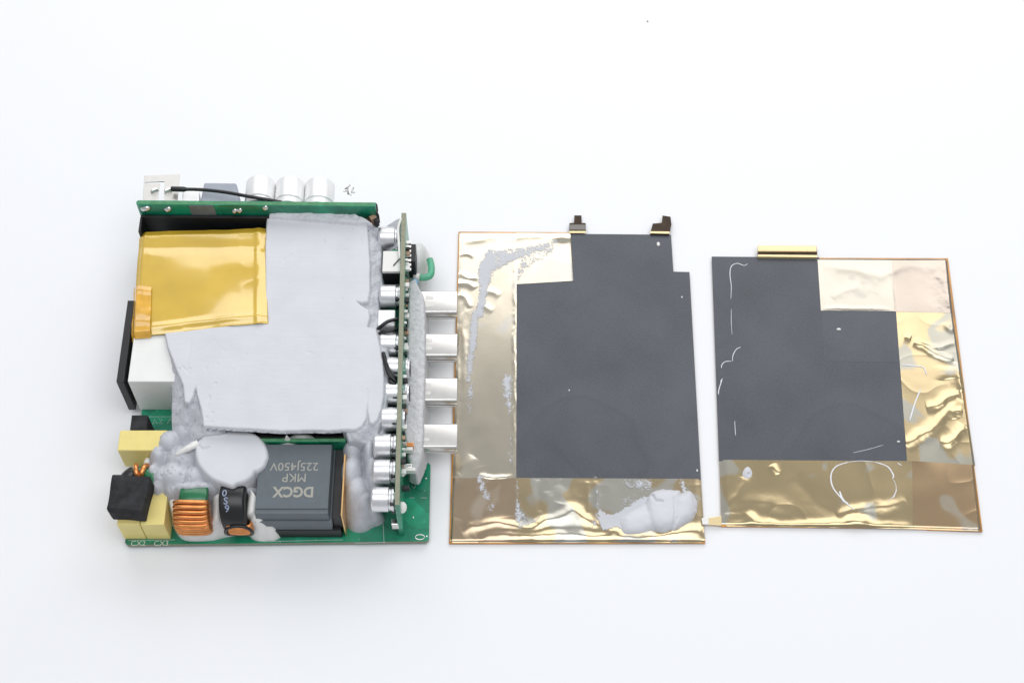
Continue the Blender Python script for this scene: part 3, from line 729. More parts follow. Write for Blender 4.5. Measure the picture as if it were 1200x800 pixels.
# silver can capacitors lying against its left face
prof = [(0, 3.2), (0.1, 3.6), (0.5, 3.9), (0.9, 4.0), (5.6, 4.0), (5.9, 3.55), (6.5, 3.55), (6.8, 3.8), (7.4, 3.8), (7.6, 3.2), (8.1, 3.1)]
bm = lathe_bm(prof, 'x', 40)
for v in bm.verts: v.co *= U
me_c = bpy.data.meshes.new('electrolytic_capacitor'); bm.to_mesh(me_c); bm.free(); me_c.materials.append(M['alu'])
bm = bmesh.new(); add_prism(bm, [(-0.4, -3.2), (1.3, -3.2), (1.3, 3.2), (-0.4, 3.2)], -4.0, 2.9, 1, 0.4)
for v in bm.verts: v.co = v.co * U
me_b = bpy.data.meshes.new('base'); bm.to_mesh(me_b); bm.free(); me_b.materials.append(M['black'])
for i, (py, xe) in enumerate([(279, 444), (347, 445), (403.5, 445), (432, 452), (461, 451), (491, 446), (522.5, 438), (552.5, 437), (585, 435)]):
    zc = 21.2
    y = P(450, py, zc)[1]; x = P(xe, py, zc)[0]
    o = link('electrolytic_capacitor', me_c, None, A)
    if i == 0: shade_auto(o, 40)
    o.location = (Vector((x, y, zc)) - Vector(ORG)) * U
    b = link('base', me_b, None, o); b.location = Vector((bx(y) - x - 1.35, 0, 0)) * U
    L = bx(y) - x - 1.0
    bm = bmesh.new(); add_tube(bm, [(8.0, 0, 0), (max(8.4, L), 0, 0)], 2.6, 12); from_bm('seal', bm, 'dark_lead', o, local=True, smooth=True)
# white box inductor with dark front, white square can with wires
x0, yb = P(449, 294, 25); _, yf = P(449, 318, 25)
wi = prism('box_inductor', [(x0, yf), (bx(yf)-0.1, yf), (bx(yf)-0.1, yb), (x0, yb)], 23.6, 25.0, 'smd_white', A, bevel=0.25)
prism('winding_block', [(x0+0.1, yf+0.1), (bx(yf)-0.15, yf+0.1), (bx(yf)-0.15, yb-0.2), (x0+0.1, yb-0.2)], 14, 23.6, 'black', wi, bevel=0.2)
tube('wire_lead', [P(461, 311, 25.3)+(25.2,), P(469.5, 301.5, 25.3)+(25.4,)], 0.22, 'dark_lead', wi, 6)
x0, yb = P(443, 363, 24); _, yf = P(443, 382, 24)
prism('white_capacitor', [(x0, yf), (x0+6.0, yf), (x0+6.0, yb), (x0, yb)], 15, 24.2, 'alu_white', A, bevel=0.6, seg=3)
# black wires
for w_ in ([(441, 387, 23), (447, 382, 25.5), (455, 376.5, 26), (467, 373.5, 25)], [(444, 391, 24), (452, 388.5, 25), (460, 387, 25), (467, 385, 24)],
           [(449, 413, 26), (452, 425, 26), (455, 437, 25.5), (461, 444, 25), (467, 449, 24)], [(450, 416, 25), (454, 430, 25.6), (460, 440, 25), (467, 443.5, 24)], [(456, 446, 25), (462, 450, 24.6), (467, 454, 24)]):
    tube('black_wire', smooth_path([P(a, b, z)+(z,) for a, b, z in w_], 6), 0.62, 'wire_black', A, 8)
# silicone skin at the back end of the port board and its thread
x, y = P(461, 268, 24)
field('silicone_skin', -45.5, -38.6, 25, 36.5, 0.25, lambda X, Y: 25.8 - 0.62*np.maximum(0, -39.2 - X)**1.25 - 0.3*np.maximum(0, 33-Y) + 0.4*fbm(X, Y, 3, 81, 3) - 12*sstep(35.2, 36.4, Y), 'goo_rough', A, floor=18)
tube('silicone_thread', smooth_path([P(470, 256, 27)+(26.8,), P(466.5, 268, 26.5)+(26.4,), P(467.5, 285, 26)+(26.2,), P(468.5, 303, 26)+(26.0,)], 6), 0.5, 'silicone', A, 8)
# bits at the corner where rear board meets the port board
for px, py, z, s, m_ in ((439, 240, 30, 0.9, 'tab_brown'), (437, 254, 27, 1.2, 'smd_tan'), (441, 257, 27, 0.8, 'black'), (431, 257, 27, 1.0, 'tab_brown'), (427, 259, 27, 0.8, 'label_grey')):
    x, y = P(px, py, z); prism('solder_lug', rect(x-s, x+s, y-s*0.7, y+s*0.7, 0.5), z-4, z, m_, A, bevel=0.2)
tube('black_lead', [P(440, 246, 29)+(29,), P(443, 253, 27)+(27,), P(444, 261, 25)+(25,)], 0.5, 'wire_black', A, 8)

# small chips on the right face of the port board
def fx(y): return bx(y) + 1.7
smd_meshes = {}
kinds = ['smd_white', 'black', 'smd_tan', 'solder', 'smd_white']
for i in range(46):
    py = 285 + i*6.2 + random.uniform(-1.5, 1.5)
    if 548 < py: py = 548 + (py-548)*0.5
    z = random.uniform(21.0, 26.0); y = P(474, py, z)[1]
    k = kinds[i % 5]; key = (k, i % 3)
    if key not in smd_meshes:
        bm = bmesh.new(); s = (0.7, 1.0, 1.4)[i % 3]
        add_prism(bm, [(0, -s*0.6), (0.9+0.3*(i % 3), -s*0.6), (0.9+0.3*(i % 3), s*0.6), (0, s*0.6)], -0.5*s, 0.5*s, 1, 0.08, 1)
        for v in bm.verts: v.co *= U
        me = bpy.data.meshes.new('chip'); bm.to_mesh(me); bm.free(); me.materials.append(M[k]); smd_meshes[key] = me
    o = link('chip', smd_meshes[key], None, pbd); o.location = (Vector((fx(y)-0.05, y, z)) - Vector(ORG)) * U
# driver chip with pins
x, y = P(483, 299, 22)
prism('driver_chip', [(x-1.4, y-3.2), (x+1.2, y-3.2), (x+1.2, y+4.0), (x-1.4, y+4.0)], 12, 23, 'black', A, bevel=0.15)
for i in range(7):
    xx, yy = P(477, 283 + i*5.3, 23.5); prism('chip_pin', rect(xx-1.0, xx+1.4, yy-0.45, yy+0.45), 22.6, 23.3, 'solder', pbd, bevel=0.1)
# milky plastic piece, green light guide and its collar
def milky(X, Y):
    x, y = P(490, 297, 14)
    return 6 + 9*(1-np.hypot((X-x)/3.8, (Y-y)/9)**2.6) + 0.4*fbm(X, Y, 4, 91, 2)
x, y = P(490, 297, 14); field('milky_cover', x-5, x+5, y-9.5, y+9.5, 0.4, milky, 'clear_white', A, floor=5)
lg = smooth_path([P(492, 325, 13)+(13,), P(499, 325, 13)+(13,), P(504.5, 322, 13)+(13,), P(505.5, 313, 13)+(13,), P(503.5, 304, 13)+(13,)], 6)
tube('green_light_guide', lg, 1.25, 'green_clear', A, 12)
a = P(484.5, 324, 13); b = P(492, 324.5, 13); tube('steel_collar', [(*a, 13), (*b, 13)], 1.25, 'smd_white', A, 14)
a = P(486, 331, 14); prism('blue_chip', rect(a[0]-0.9, a[0]+0.9, a[1]-0.9, a[1]+0.9, 0.6), 12, 15, 'blue_bit', A, bevel=0.1)

# grey compound band along the ports
def band(X, Y):
    Pg = PP([(479, 330), (486, 326), (494, 342), (496.5, 350), (497.5, 400), (496.5, 450), (495, 500), (494, 530), (487, 548), (481, 545), (473, 505), (476, 460), (477, 400)], 17)
    d = sd_poly(X, Y, Pg) + 0.25*fbm(X, Y, 2, 95, 3)
    return 17.0 + 0.35*fbm(X, Y, 1.6, 93, 4) - 0.5*sstep(-0.8, 0, d)**2 - 14*sstep(0, 1.6, d) - 2.5*sstep(-47, -58, Y) + 0.1*(Y*0.02)
field('compound_band', -38, -26.5, -60, 22, 0.25, band, 'goo_sponge', A, floor=6)
for px, py, m_ in ((479, 521, 'copper'), (478, 526, 'smd_white'), (477, 546, 'solder'), (481, 550, 'smd_white'), (474, 571, 'black')):
    x, y = P(px, py, 19); prism('chip', rect(x-1.6, x+1.6, y-0.6, y+0.6), 17, 19.5, m_, pbd, bevel=0.15)
x, y = P(471, 592, 22)
bm = bmesh.new(); bmesh.ops.create_uvsphere(bm, u_segments=20, v_segments=12, radius=1.0)
for v in bm.verts: v.co = Vector((x + v.co.x*1.5, y + v.co.y*2.0, 20.5 + v.co.z*1.4))
from_bm('silicone_bead', bm, 'silicone', A, smooth=True)
x, y = P(463, 611, 12); prism('solder_lug', rect(x-1.2, x+1.2, y-0.9, y+0.9), 8, 12, 'solder', A, bevel=0.2)
x, y = P(492, 529, 12); tube('black_lead', [(x, y, 13), (x-0.6, y-2.5, 10), (x-1.0, y-3.5, 6)], 0.45, 'wire_black', A, 8)

# four metal sockets: rounded shells with a hollow mouth
def socket(yc, zc, xs, xe):
    w2, h2, r = 4.55, 1.62, 1.45
    def ringpts(w, h, r):
        out = []
        for (sy, sz, a0) in ((1, 1, 0), (-1, 1, 90), (-1, -1, 180), (1, -1, 270)):
            for k in range(6):
                a = math.radians(a0 + k*18)
                out.append((sy*(w-r) + r*math.cos(a), sz*(h-r) + r*math.sin(a)))
        return out
    bm = bmesh.new()
    O = ringpts(w2, h2, 0.75); I = ringpts(w2-0.3, h2-0.3, 0.5)
    secs = [(xs, O), (xe-0.15, O), (xe, [(a*0.985, b*0.96) for a, b in O]), (xe, I), (xs+3.5, I)]
    rings = [[bm.verts.new((x, yc+a, zc+b)) for a, b in ps] for x, ps in secs]
    n = len(O)
    for R0, R1 in zip(rings, rings[1:]):
        for k in range(n): bm.faces.new((R0[k], R0[(k+1) % n], R1[(k+1) % n], R1[k]))
    bm.faces.new(rings[0]); bm.faces.new(rings[-1])
    bmesh.ops.recalc_face_normals(bm, faces=bm.faces[:])
    o = from_bm('usb_port', bm, 'shell', A); shade_auto(o, 40)
    prism('tongue', [(xs+3.6, yc-3.3), (xe-1.0, yc-3.3), (xe-1.0, yc+3.3), (xs+3.6, yc+3.3)], zc-0.35, zc+0.35, 'black', o, bevel=0.1)
    prism('shell_flange', [(xs, yc-4.75), (xe-0.5, yc-4.75), (xe-0.5, yc-3.9), (xs, yc-3.9)], zc-2.5, zc-1.7, 'steel', o, bevel=0.08)
    for dy in (-1.5, 1.6):
        prism('latch_spring', [(xs+3.2, yc+dy-0.8), (xs+6.0, yc+dy-0.55), (xs+6.0, yc+dy+0.55), (xs+3.2, yc+dy+0.8)], zc+1.56, zc+1.68, 'steel', o, bevel=0.0)
for ya, yb in ((339.5, 367), (389, 418), (441, 470.5), (494.5, 525.5)):
    z = 14.0
    y = (P(520, ya, z)[1] + P(520, yb, z)[1])/2
    socket(y, z-1.62, -33.5, P(535.5, (ya+yb)/2, z)[0])

# ================================================================== plate one
def path_dist(X, Y, pts):
    d = np.full(X.shape, 1e9); S_ = np.zeros(X.shape); n = len(pts)-1
    for i in range(n):
        x0, y0 = pts[i][0], pts[i][1]; x1, y1 = pts[i+1][0], pts[i+1][1]
        dx, dy = x1-x0, y1-y0; L = dx*dx+dy*dy+1e-12
        t = np.clip(((X-x0)*dx + (Y-y0)*dy)/L, 0, 1); q = np.hypot(X-x0-t*dx, Y-y0-t*dy)
        m = q < d; d = np.where(m, q, d); S_ = np.where(m, (i+t)/n, S_)
    return d, S_
def ridges(X, Y, lst, z=1.0):
    """creases in film: they wander, fade out at both ends and swell along their length"""
    H = np.zeros(X.shape)
    Xw = X + 0.9*fbm(X, Y, 6, 301, 3); Yw = Y + 0.9*fbm(X, Y, 6, 302, 3)
    for k, (pts, wd, hgt) in enumerate(lst):
        pp = [tuple(p) for p in smooth_path([(*P(a, b, z), 0) for a, b in pts], 5)]
        d, t = path_dist(Xw, Yw, pp)
        amp = np.sin(np.pi*np.clip(t, 0.0, 1.0))**0.6 * (0.75 + 0.5*vnoise(X*0.2 + k, Y*0.2, 303))
        H = H + 0.5*hgt*amp*np.exp(-(d/(wd*1.1))**1.7)
    return H
def bulges(X, Y, lst, z=1.0):
    H = np.zeros(X.shape)
    for px, py, rx, ry, hgt in lst:
        x, y = P(px, py, z); H = H + hgt*np.exp(-(((X-x)/rx)**2 + ((Y-y)/ry)**2))
    return H

B1 = thing('heat_plate', 'gold film covered heat plate carrying a thick blob of grey compound, beside the charger', 'heat plate', (22, -15, 0), 'film covered heat plates')
prism('backing_plate', PP([(537.4, 271.4), (668, 272.2), (670, 276), (784.5, 277), (787, 320), (806, 320.2), (819.5, 562), (826.6, 636.0), (526.2, 636.5)], 0.9), 0.15, 0.9, 'kapton_edge', B1, bevel=0.12)
prism('charcoal_sheet', PP([(668, 274), (786.3, 275), (789, 318.4), (808, 318.6), (821.5, 562), (603, 562), (604, 331), (670, 329)], 1.1), 0.92, 1.12, 'sheet', B1, bevel=0.04)
R1 = [([(538, 300), (548, 299), (556, 303)], 0.7, 0.25), ([(539, 320), (550, 326), (560, 325)], 0.8, 0.3), ([(537, 333), (548, 332), (557, 338)], 0.9, 0.5), ([(537, 345), (545, 350), (551, 360)], 0.9, 0.45),
      ([(562, 341), (574, 342), (586, 348)], 1.2, 0.22), ([(560, 355), (570, 360), (578, 366)], 1.0, 0.18), ([(545, 285), (580, 279), (640, 277)], 1.2, 0.22), ([(545, 350), (543, 380), (544, 420), (541, 470)], 1.2, 0.3),
      ([(604, 300), (603, 380), (602.5, 470), (601.5, 555)], 0.5, 0.28), ([(536, 555), (548, 545), (556, 535)], 1.8, 0.35), ([(560, 557), (580, 558), (602, 557)], 0.8, 0.45), ([(536, 380), (535, 440), (534, 520)], 1.0, 0.3),
      ([(556, 500), (556, 530), (562, 548)], 2.0, -0.2)]
def f1(X, Y): return 1.18 + 0.07*fbm(X, Y, 20, 101, 2) + ridges(X, Y, R1)
def edge_drop(u, v, l=0, r=0, t=0, b=0):
    return -(0.22*(l*sstep(0.04, 0, u) + r*sstep(0.96, 1, u) + t*sstep(0.04, 0, v) + b*sstep(0.96, 1, v)))
patch('film_strip', PP([(538.6, 272.8), (605.5, 273), (605, 561.5), (530.5, 561.5)], 1.2), 76, 300, lambda X, Y, u, v: f1(X, Y) + edge_drop(u, v, 1, 0, 1, 0)*0.6, 'film_a', B1)
patch('film_strip', PP([(605, 273), (668.5, 273.4), (672, 329), (605, 333)], 1.2), 80, 90, lambda X, Y, u, v: f1(X, Y)+0.05 + bulges(X, Y, [(660, 279, 3, 1.6, 0.35)]) + 0.2*sstep(0.98, 1, u), 'film_a', B1)
R2 = [([(540, 624), (556, 618), (580, 614), (605, 618), (622, 618), (642, 609), (662, 606), (672, 600), (690, 610), (715, 622)], 1.7, 1.0),
      ([(560, 634), (578, 628), (605, 629), (640, 627), (670, 625), (700, 629), (760, 629), (800, 624), (824, 621)], 1.6, 1.0),
      ([(640, 575), (641, 600), (636, 615)], 1.6, 0.3), ([(655, 590), (662, 572), (655, 562)], 2.4, -0.35), ([(688, 562), (689, 600)], 0.9, 0.3), ([(699, 562), (700, 590), (698, 618)], 0.9, 0.3), ([(630, 562), (632, 600)], 1.2, -0.3)]
def f2(X, Y): return 1.26 + 0.06*fbm(X, Y, 14, 111, 2) + 0.05*(np.exp(-np.abs(fbm(X, Y, 15, 115, 2))/0.08) - 0.4) + ridges(X, Y, R2) + bulges(X, Y, [(672, 606, 5, 4, 0.5), (720, 622, 2.2, 1.6, 0.5), (660, 585, 5, 6, 0.3), (810, 626, 5, 3, 0.4)]) 
patch('film_strip', PP([(530.5, 559.8), (605, 559.8), (604.5, 635), (527.5, 635)], 1.2), 90, 90, lambda X, Y, u, v: f2(X, Y) + edge_drop(u, v, 1, 0, 0, 1.6) + bulges(X, Y, [(545, 590, 6, 9, 0.25)]), 'film_c', B1)
patch('film_strip', PP([(604.5, 559.8), (821.5, 560.8), (826, 635), (604, 635)], 1.2), 230, 90, lambda X, Y, u, v: f2(X, Y) + 0.03 + edge_drop(u, v, 0, 1, 0, 1.6), 'film_b', B1)
# film tongues at the top edge
tg = prism('brown_tab', PP([(667, 272), (686.5, 272), (686.5, 261), (681.5, 261), (681.5, 252), (673, 252), (673, 261), (667.3, 261)], 1.8), 1.2, 1.6, 'tab_brown', B1, bevel=0.05)
prism('grey_band', PP([(667.3, 269), (686.3, 269), (686.3, 263), (667.5, 263)], 1.8), 1.58, 1.68, 'tab_grey', tg, bevel=0)
prism('gold_fold', PP([(667, 272.8), (686.5, 272.8), (686.5, 270.6), (667, 270.6)], 1.8), 1.4, 1.75, 'tab_gold', tg, bevel=0.05)
tg = prism('brown_tab', PP([(762, 273), (784.5, 273.5), (787, 262), (786, 253), (776.5, 251.5), (776, 260.5), (765, 261)], 2.6), 1.2, 2.1, 'tab_brown', B1, bevel=0.1)
prism('gold_fold', PP([(762, 274), (784.5, 274.5), (784.5, 272), (762, 271.7)], 1.8), 1.4, 2.2, 'tab_gold', tg, bevel=0.05)
# thin smears of compound left on the film
def smear(name, x0, x1, y0, y1, fbase, masks, seed, parent, th=0.14, res=0.17, z=1.3):
    xs = np.arange(x0, x1, res); ys = np.arange(y0, y1, res); X, Y = np.meshgrid(xs, ys)
    T = np.full(X.shape, -1.0); C = np.zeros(X.shape)
    for poly, dens, fine in masks:
        pp = [tuple(p) for p in smooth_path([(*P(a, b, z), 0) for a, b in poly], 4, True)]
        d = sd_poly(X, Y, pp)
        cov = sstep(1.2, -1.6, d) * dens
        n = 0.5 + 0.5*fbm(X, Y, fine*1.6, seed, 3) + 0.6*(vnoise(X*2.2, Y*2.2, seed+9)-0.5)
        T = np.maximum(T, np.where(cov > 0.12, cov - n, -1.0)); C = np.maximum(C, cov)
    Z = fbase(X, Y) + np.clip(T, -0.02, 0.35)*th/0.35*1.0 + 0.02
    keep = (T > -0.10) & (C > 0.12)
    o = grid_mesh(name, X, Y, Z, 'smear', parent, keep)
    co = np.zeros(len(o.data.vertices)*3); o.data.vertices.foreach_get('co', co); co = co.reshape(-1, 3)/U
    ii = np.clip(np.round((co[:, 0]+ORG[0]-xs[0])/res).astype(int), 0, len(xs)-1); jj = np.clip(np.round((co[:, 1]+ORG[1]-ys[0])/res).astype(int), 0, len(ys)-1)
    at = o.data.attributes.new('cover', 'FLOAT', 'POINT'); at.data.foreach_set('value', 0.85*sstep(-0.10, 0.55, T[jj, ii]).astype(np.float32))
    return o
sm1 = [([(566, 300), (590, 291), (620, 288), (648, 280), (660, 282), (645, 291), (620, 300), (600, 308), (580, 318), (568, 330)], 0.95, 1.8),
       ([(560, 315), (572, 292), (582, 300), (575, 330), (570, 350), (566, 370), (556, 372), (560, 345)], 1.15, 2.2),
       ([(552, 365), (562, 365), (560, 395), (556, 420), (553, 445), (546, 447), (547, 420), (550, 390)], 1.2, 1.8), ([(549, 450), (556, 445), (552, 480), (547, 482)], 0.9, 1.5),
       ([(590, 440), (601, 436), (600, 470), (598, 492), (592, 470), (587, 455)], 0.95, 1.0), ([(596, 514), (600, 514), (600, 545), (596, 545)], 0.7, 0.9),
       ([(614, 298), (650, 286), (655, 292), (618, 316), (608, 330), (604, 320)], 0.72, 1.4)]
smear('compound_smear', -18, 50, -55, 47, lambda X, Y: f1(X, Y)+0.06, sm1, 201, B1)
sm2 = [([(558, 558), (567, 555), (569, 570), (576, 584), (568, 586), (560, 572)], 0.85, 1.0), ([(570, 588), (582, 590), (578, 600), (570, 600)], 0.58, 0.8),
       ([(604, 562), (608, 562), (610, 590), (620, 608), (636, 600), (636, 606), (622, 616), (604, 616)], 0.82, 1.2), ([(668, 594), (685, 595), (684, 600), (668, 600)], 0.6, 0.9),
       ([(696, 560), (701, 560), (702, 598), (699, 620), (692, 618), (698, 590)], 0.85, 0.9), ([(730, 562), (766, 560), (760, 576), (742, 574), (728, 568)], 0.80, 1.0), ([(728, 585), (745, 580), (742, 596), (728, 594)], 0.6, 0.9),
       ([(702, 598), (716, 603), (735, 594), (760, 582), (768, 610), (742, 624), (724, 617), (706, 621)], 1.9, 1.6), ([(796, 562), (802, 562), (806, 574), (812, 582), (802, 582)], 1.0, 1.2)]
smear('compound_smear', -15, 64, -77, -48, lambda X, Y: f2(X, Y)+0.05, sm2, 203, B1, th=0.18)
# the blob, three overlapping pats with a knifed face
pats = [([(726, 606), (735, 598), (752, 590), (768, 580), (785, 590), (782, 612), (760, 621), (742, 625), (730, 622)], 2.0), ([(757, 588), (763, 575), (775, 571), (790, 571.5), (800, 575), (802, 600), (795, 614), (780, 622), (766, 619), (758, 608)], 3.4), ([(786, 580), (797, 577), (808, 572), (815, 580), (817.5, 592), (814, 605), (804, 613), (794, 619), (788, 618)], 2.9)]
PT = [([tuple(p) for p in smooth_path([(*P(a, b, 3), 0) for a, b in poly], 4, True)], hh) for poly, hh in pats]
def blob(X, Y):
    H = np.full(X.shape, 0.0)
    for i, (pp, hh) in enumerate(PT):
        d = sd_poly(X, Y, pp) + 0.4*fbm(X, Y, 2.5, 211+i, 4)
        H = smax(H, 1.2 + hh*(1-np.exp(np.minimum(d, 0)/1.3)) - 4*sstep(0, 0.6, d) + (0.25 if i == 0 else 0.08)*fbm(X, Y, 3, 217+i, 3)*sstep(0, -1, d), 0.7)
    for pts, dep, wd in (([(765, 578), (768, 585), (776, 586)], 0.7, 0.5), ([(790, 582), (791.5, 598), (790, 611)], 0.3, 0.35)):
        H = H - dep*np.exp(-(seg_dist(X, Y, PP(pts, 5))/wd)**2)
    return H
field('compound_blob', 30, 66, -79, -48, 0.2, blob, 'goo', B1, floor=1.0)
# pinholes and flecks on the sheet
for px, py, r in ((771.5, 286, 0.8), (799, 348, 0.35), (817, 551, 0.4), (667, 457, 0.3)):
    x, y = P(px, py, 1.2); bm = bmesh.new(); bmesh.ops.create_icosphere(bm, subdivisions=2, radius=r)
    for v in bm.verts: v.co = Vector((v.co.x*0.8 + x, v.co.y*1.2 + y, v.co.z*0.4 + 1.2))
    from_bm('silicone_fleck', bm, 'silicone', B1, smooth=True)

# ================================================================== plate two
B2 = thing('heat_plate', 'gold film covered heat plate with thin white squiggles, farthest from the charger', 'heat plate', (114, -18, 0), 'film covered heat plates')
prism('backing_plate', PP([(836, 302.2), (956, 303), (960, 302), (1111, 302.4), (1151.5, 622.5), (1090, 620.3), (1072, 618.2), (845.0, 616.4), (844.5, 540)], 0.9), 0.15, 0.9, 'kapton_edge', B2, bevel=0.12)
prism('charcoal_sheet', PP([(834, 300.6), (960, 301.6), (964, 363), (1050, 364), (1063.5, 542), (842.6, 540)], 1.1), 0.92, 1.12, 'sheet', B2, bevel=0.04)
R3 = [([(963, 312), (1000, 316), (1030, 324), (1060, 312), (1100, 316)], 2.0, 0.28), ([(975, 350), (990, 341), (1010, 335)], 1.4, 0.14), ([(1046, 318), (1049, 362)], 0.35, 0.15), ([(1095, 322), (1106, 330), (1112, 360)], 1.2, 0.3),
      ([(965, 362), (1000, 361.5), (1045, 363)], 0.6, 0.2)]
def f3(X, Y): return 1.2 + 0.06*fbm(X, Y, 16, 121, 2) + ridges(X, Y, R3)
patch('film_strip', PP([(958, 302.4), (1048, 303), (1051, 364.6), (962, 363.8)], 1.2), 100, 90, lambda X, Y, u, v: f3(X, Y) + edge_drop(u, v, 0, 0, 1.4, 0), 'film_t', B2)
patch('film_strip', PP([(1045, 303), (1110, 303.2), (1116.5, 367), (1048, 365)], 1.2), 80, 90, lambda X, Y, u, v: f3(X, Y) + 0.05 + 0.06*fbm(X, Y, 2.5, 131, 3)*sstep(0.4, 0.9, u) + edge_drop(u, v, 0, 1.5, 1.4, 0), 'film_u', B2)
R4 = [([(1070, 402), (1090, 412), (1108, 420), (1118, 422)], 1.0, 0.7), ([(1070, 402), (1095, 408), (1118, 402)], 1.0, 0.5), ([(1058, 395), (1068, 398)], 1.2, 0.4), ([(1110, 378), (1112, 386), (1118, 388)], 1.0, 0.6),
      ([(1120, 425), (1123, 450), (1127, 460)], 1.3, 0.6), ([(1124, 462), (1110, 466), (1098, 476), (1085, 478)], 1.3, 0.7), ([(1122, 468), (1110, 485), (1095, 500), (1072, 516), (1060, 522)], 1.6, 0.9),
      ([(1130, 500), (1122, 508), (1112, 518), (1100, 517)], 1.4, 0.8), ([(1128, 482), (1118, 484), (1120, 492)], 1.2, 0.5), ([(1110, 430), (1112, 445)], 2.4, 0.5)]
def f4(X, Y): return 1.2 + 0.08*fbm(X, Y, 14, 141, 2) + 0.03*(np.exp(-np.abs(fbm(X, Y, 13, 145, 2))/0.10) - 0.4) + ridges(X, Y, R4)
patch('film_strip', PP([(1050, 364), (1116.5, 366), (1143, 545), (1063, 541.5)], 1.2), 130, 260, lambda X, Y, u, v: f4(X, Y) + edge_drop(u, v, 0, 1.5, 0, 0), 'film_d', B2)
R5 = [([(980, 602), (1000, 598), (1030, 594), (1062, 586)], 1.6, 0.5), ([(845, 613), (900, 613.5), (960, 613), (1000, 614), (1070, 616)], 1.2, 0.6), ([(850, 600), (870, 568), (872, 558)], 1.3, 0.4), ([(905, 543), (912, 555)], 1.0, 0.4),
      ([(855, 595), (875, 588), (900, 590), (930, 596)], 2.5, 0.4), ([(930, 560), (960, 590), (985, 600)], 3.0, -0.3)]
def f5(X, Y): return 1.26 + 0.08*fbm(X, Y, 18, 151, 2) + 0.06*(np.exp(-np.abs(fbm(X, Y, 18, 155, 2))/0.08) - 0.4) + ridges(X, Y, R5) + bulges(X, Y, [(1004, 611, 4.0, 2.0, 0.9), (880, 608, 2.0, 2.5, 0.4)])
patch('film_strip', PP([(843, 538.5), (1070, 540), (1071, 619), (845.5, 615.5)], 1.2), 230, 90, lambda X, Y, u, v: f5(X, Y) + edge_drop(u, v, 1, 0, 0, 1.6), 'film_d', B2)
patch('film_strip', PP([(1069, 540), (1141, 544.5), (1150, 621.5), (1070, 619)], 1.2), 80, 90, lambda X, Y, u, v: f5(X, Y) + 0.04 + edge_drop(u, v, 0, 1.5, 0, 1.6), 'film_e', B2)
prism('overlay_sheet', PP([(962.5, 364.5), (1050, 365), (1054.5, 424.5), (966, 423)], 1.15), 1.125, 1.16, 'sheet_over', B2, bevel=0)
# tongue at the top edge, bent up
tg = prism('brown_tab', PP([(888, 299.5), (957.5, 300.3), (957.5, 293.5), (888, 293)], 2.0), 1.0, 2.2, 'tab_brown', B2, bevel=0.1)
prism('gold_fold', PP([(888, 294.2), (957.5, 294.6), (957.5, 287.5), (888, 287.2)], 3.0), 1.6, 3.0, 'tab_gold', tg, bevel=0.5, seg=4)
prism('gold_hem', PP([(888, 301.2), (957.5, 302), (957.5, 299.4), (888, 298.8)], 2.0), 1.0, 2.35, 'tab_gold', tg, bevel=0.1)
tg = prism('pale_tab', PP([(829, 606.5), (845.5, 604), (845.5, 615), (829, 614)], 1.5), 1.0, 1.5, 'tab_gold', B2, bevel=0.1)
prism('white_tip', PP([(822, 607), (830.5, 606), (830.5, 614.5), (823, 614.5)], 1.5), 1.1, 1.9, 'silicone', tg, bevel=0.25)
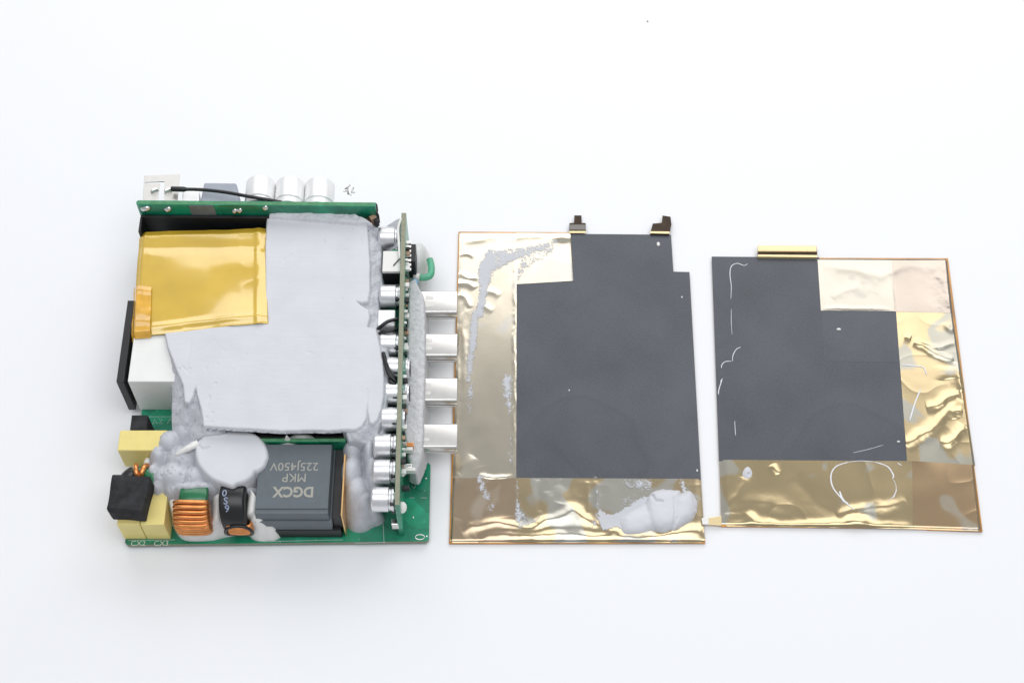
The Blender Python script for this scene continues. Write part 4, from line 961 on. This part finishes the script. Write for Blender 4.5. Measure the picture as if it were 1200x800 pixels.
# fine white traces of compound
traces = [([(876, 309), (872, 311), (864, 308.5), (857, 312), (855.5, 322), (857, 335), (856.5, 350)], 0.26, 1.2), ([(857, 362), (857, 378), (858, 392)], 0.14, 1.2), ([(868, 406.5), (863, 409), (859, 416), (858.5, 423)], 0.24, 1.2), ([(857, 423), (850, 423.5), (846, 427), (845.5, 431)], 0.26, 1.2),
          ([(847, 443), (844, 447)], 0.2, 1.2), ([(846, 445), (842.5, 456), (842, 462)], 0.32, 1.2), ([(861, 493), (862, 510)], 0.18, 1.2), ([(1000, 530), (1018, 526), (1035, 521)], 0.14, 1.2),
          ([(994, 541), (980, 546), (974, 556), (976, 570), (986, 583), (994, 591), (1001, 597)], 0.42, 1.5), ([(994, 541), (1008, 539.5), (1026, 541)], 0.2, 1.5), ([(1046, 560), (1050, 568), (1049, 578), (1040, 588)], 0.16, 1.5), ([(1026, 541), (1040, 546), (1047, 556), (1046, 560)], 0.42, 1.5), ([(1051, 573), (1047, 583)], 0.28, 1.5), ([(1052, 542), (1057, 545)], 0.3, 1.5),
          ([(1057, 427), (1070, 428), (1082, 430), (1086, 439)], 0.42, 1.5), ([(1079, 456), (1073, 470), (1066, 493)], 0.5, 1.5), ([(984, 575), (988, 585), (994, 590)], 0.7, 1.5)]
for pts, r, z in traces:
    pp = smooth_path([(*P(a, b, z), 0) for a, b in pts], 5)
    arr = np.array([(p[0], p[1]) for p in pp])
    f = f5 if pts[0][1] > 538 else f4
    zz = np.full(len(pp), 1.14) if z < 1.3 else f(arr[:, 0], arr[:, 1]) + 0.08
    n = len(pp)
    tube('compound_trace', [(p[0], p[1], float(zz[i])) for i, p in enumerate(pp)], [r*(0.5 if z < 1.3 else 0.55)*(0.35 + 0.6*math.sin(math.pi*(i+0.5)/n)**0.5 + 0.3*random.random()) for i in range(n)], 'trace', B2, 8, flat=0.45)
for px, py, r in ((983, 385.5, 0.7), (1053, 517, 0.5)):
    x, y = P(px, py, 1.2); bm = bmesh.new(); bmesh.ops.create_icosphere(bm, subdivisions=2, radius=r)
    for v in bm.verts: v.co = Vector((v.co.x*1.2 + x, v.co.y*0.7 + y, v.co.z*0.4 + 1.15))
    from_bm('silicone_fleck', bm, 'silicone', B2, smooth=True)
x, y = P(876, 553, 1.6)
field('compound_dab', x-2.6, x+2.6, y-3, y+3, 0.15, lambda X, Y: f5(X, Y) + 0.9*(1-np.hypot((X-x-0.12*(Y-y))/(1.0+0.35*(y-Y)*0.6+0.6), (Y-y)/2.2)**2.0) - 0.7*np.exp(-(np.hypot(X-x-0.3, Y-y+0.7)/0.5)**2), 'goo', B2, floor=1.35)

# ------------------------------------------------------------------ dust on the table
ORG[:] = (0, 0, 0)
for (px, py), lab in (((759, 25), 'tiny grey dust speck on the white table, above the nearer heat plate'),):
    x, y = P(px, py, 0.3); bm = bmesh.new(); bmesh.ops.create_icosphere(bm, subdivisions=1, radius=0.45)
    for v in bm.verts: v.co = Vector((v.co.x*0.8*random.uniform(.7, 1.2), v.co.y*random.uniform(.7, 1.3), v.co.z*0.6 + 0.25))
    o = from_bm('dust_speck', bm, 'dust', local=True, loc=(x, y, 0)); o['label'] = lab; o['category'] = 'dust speck'
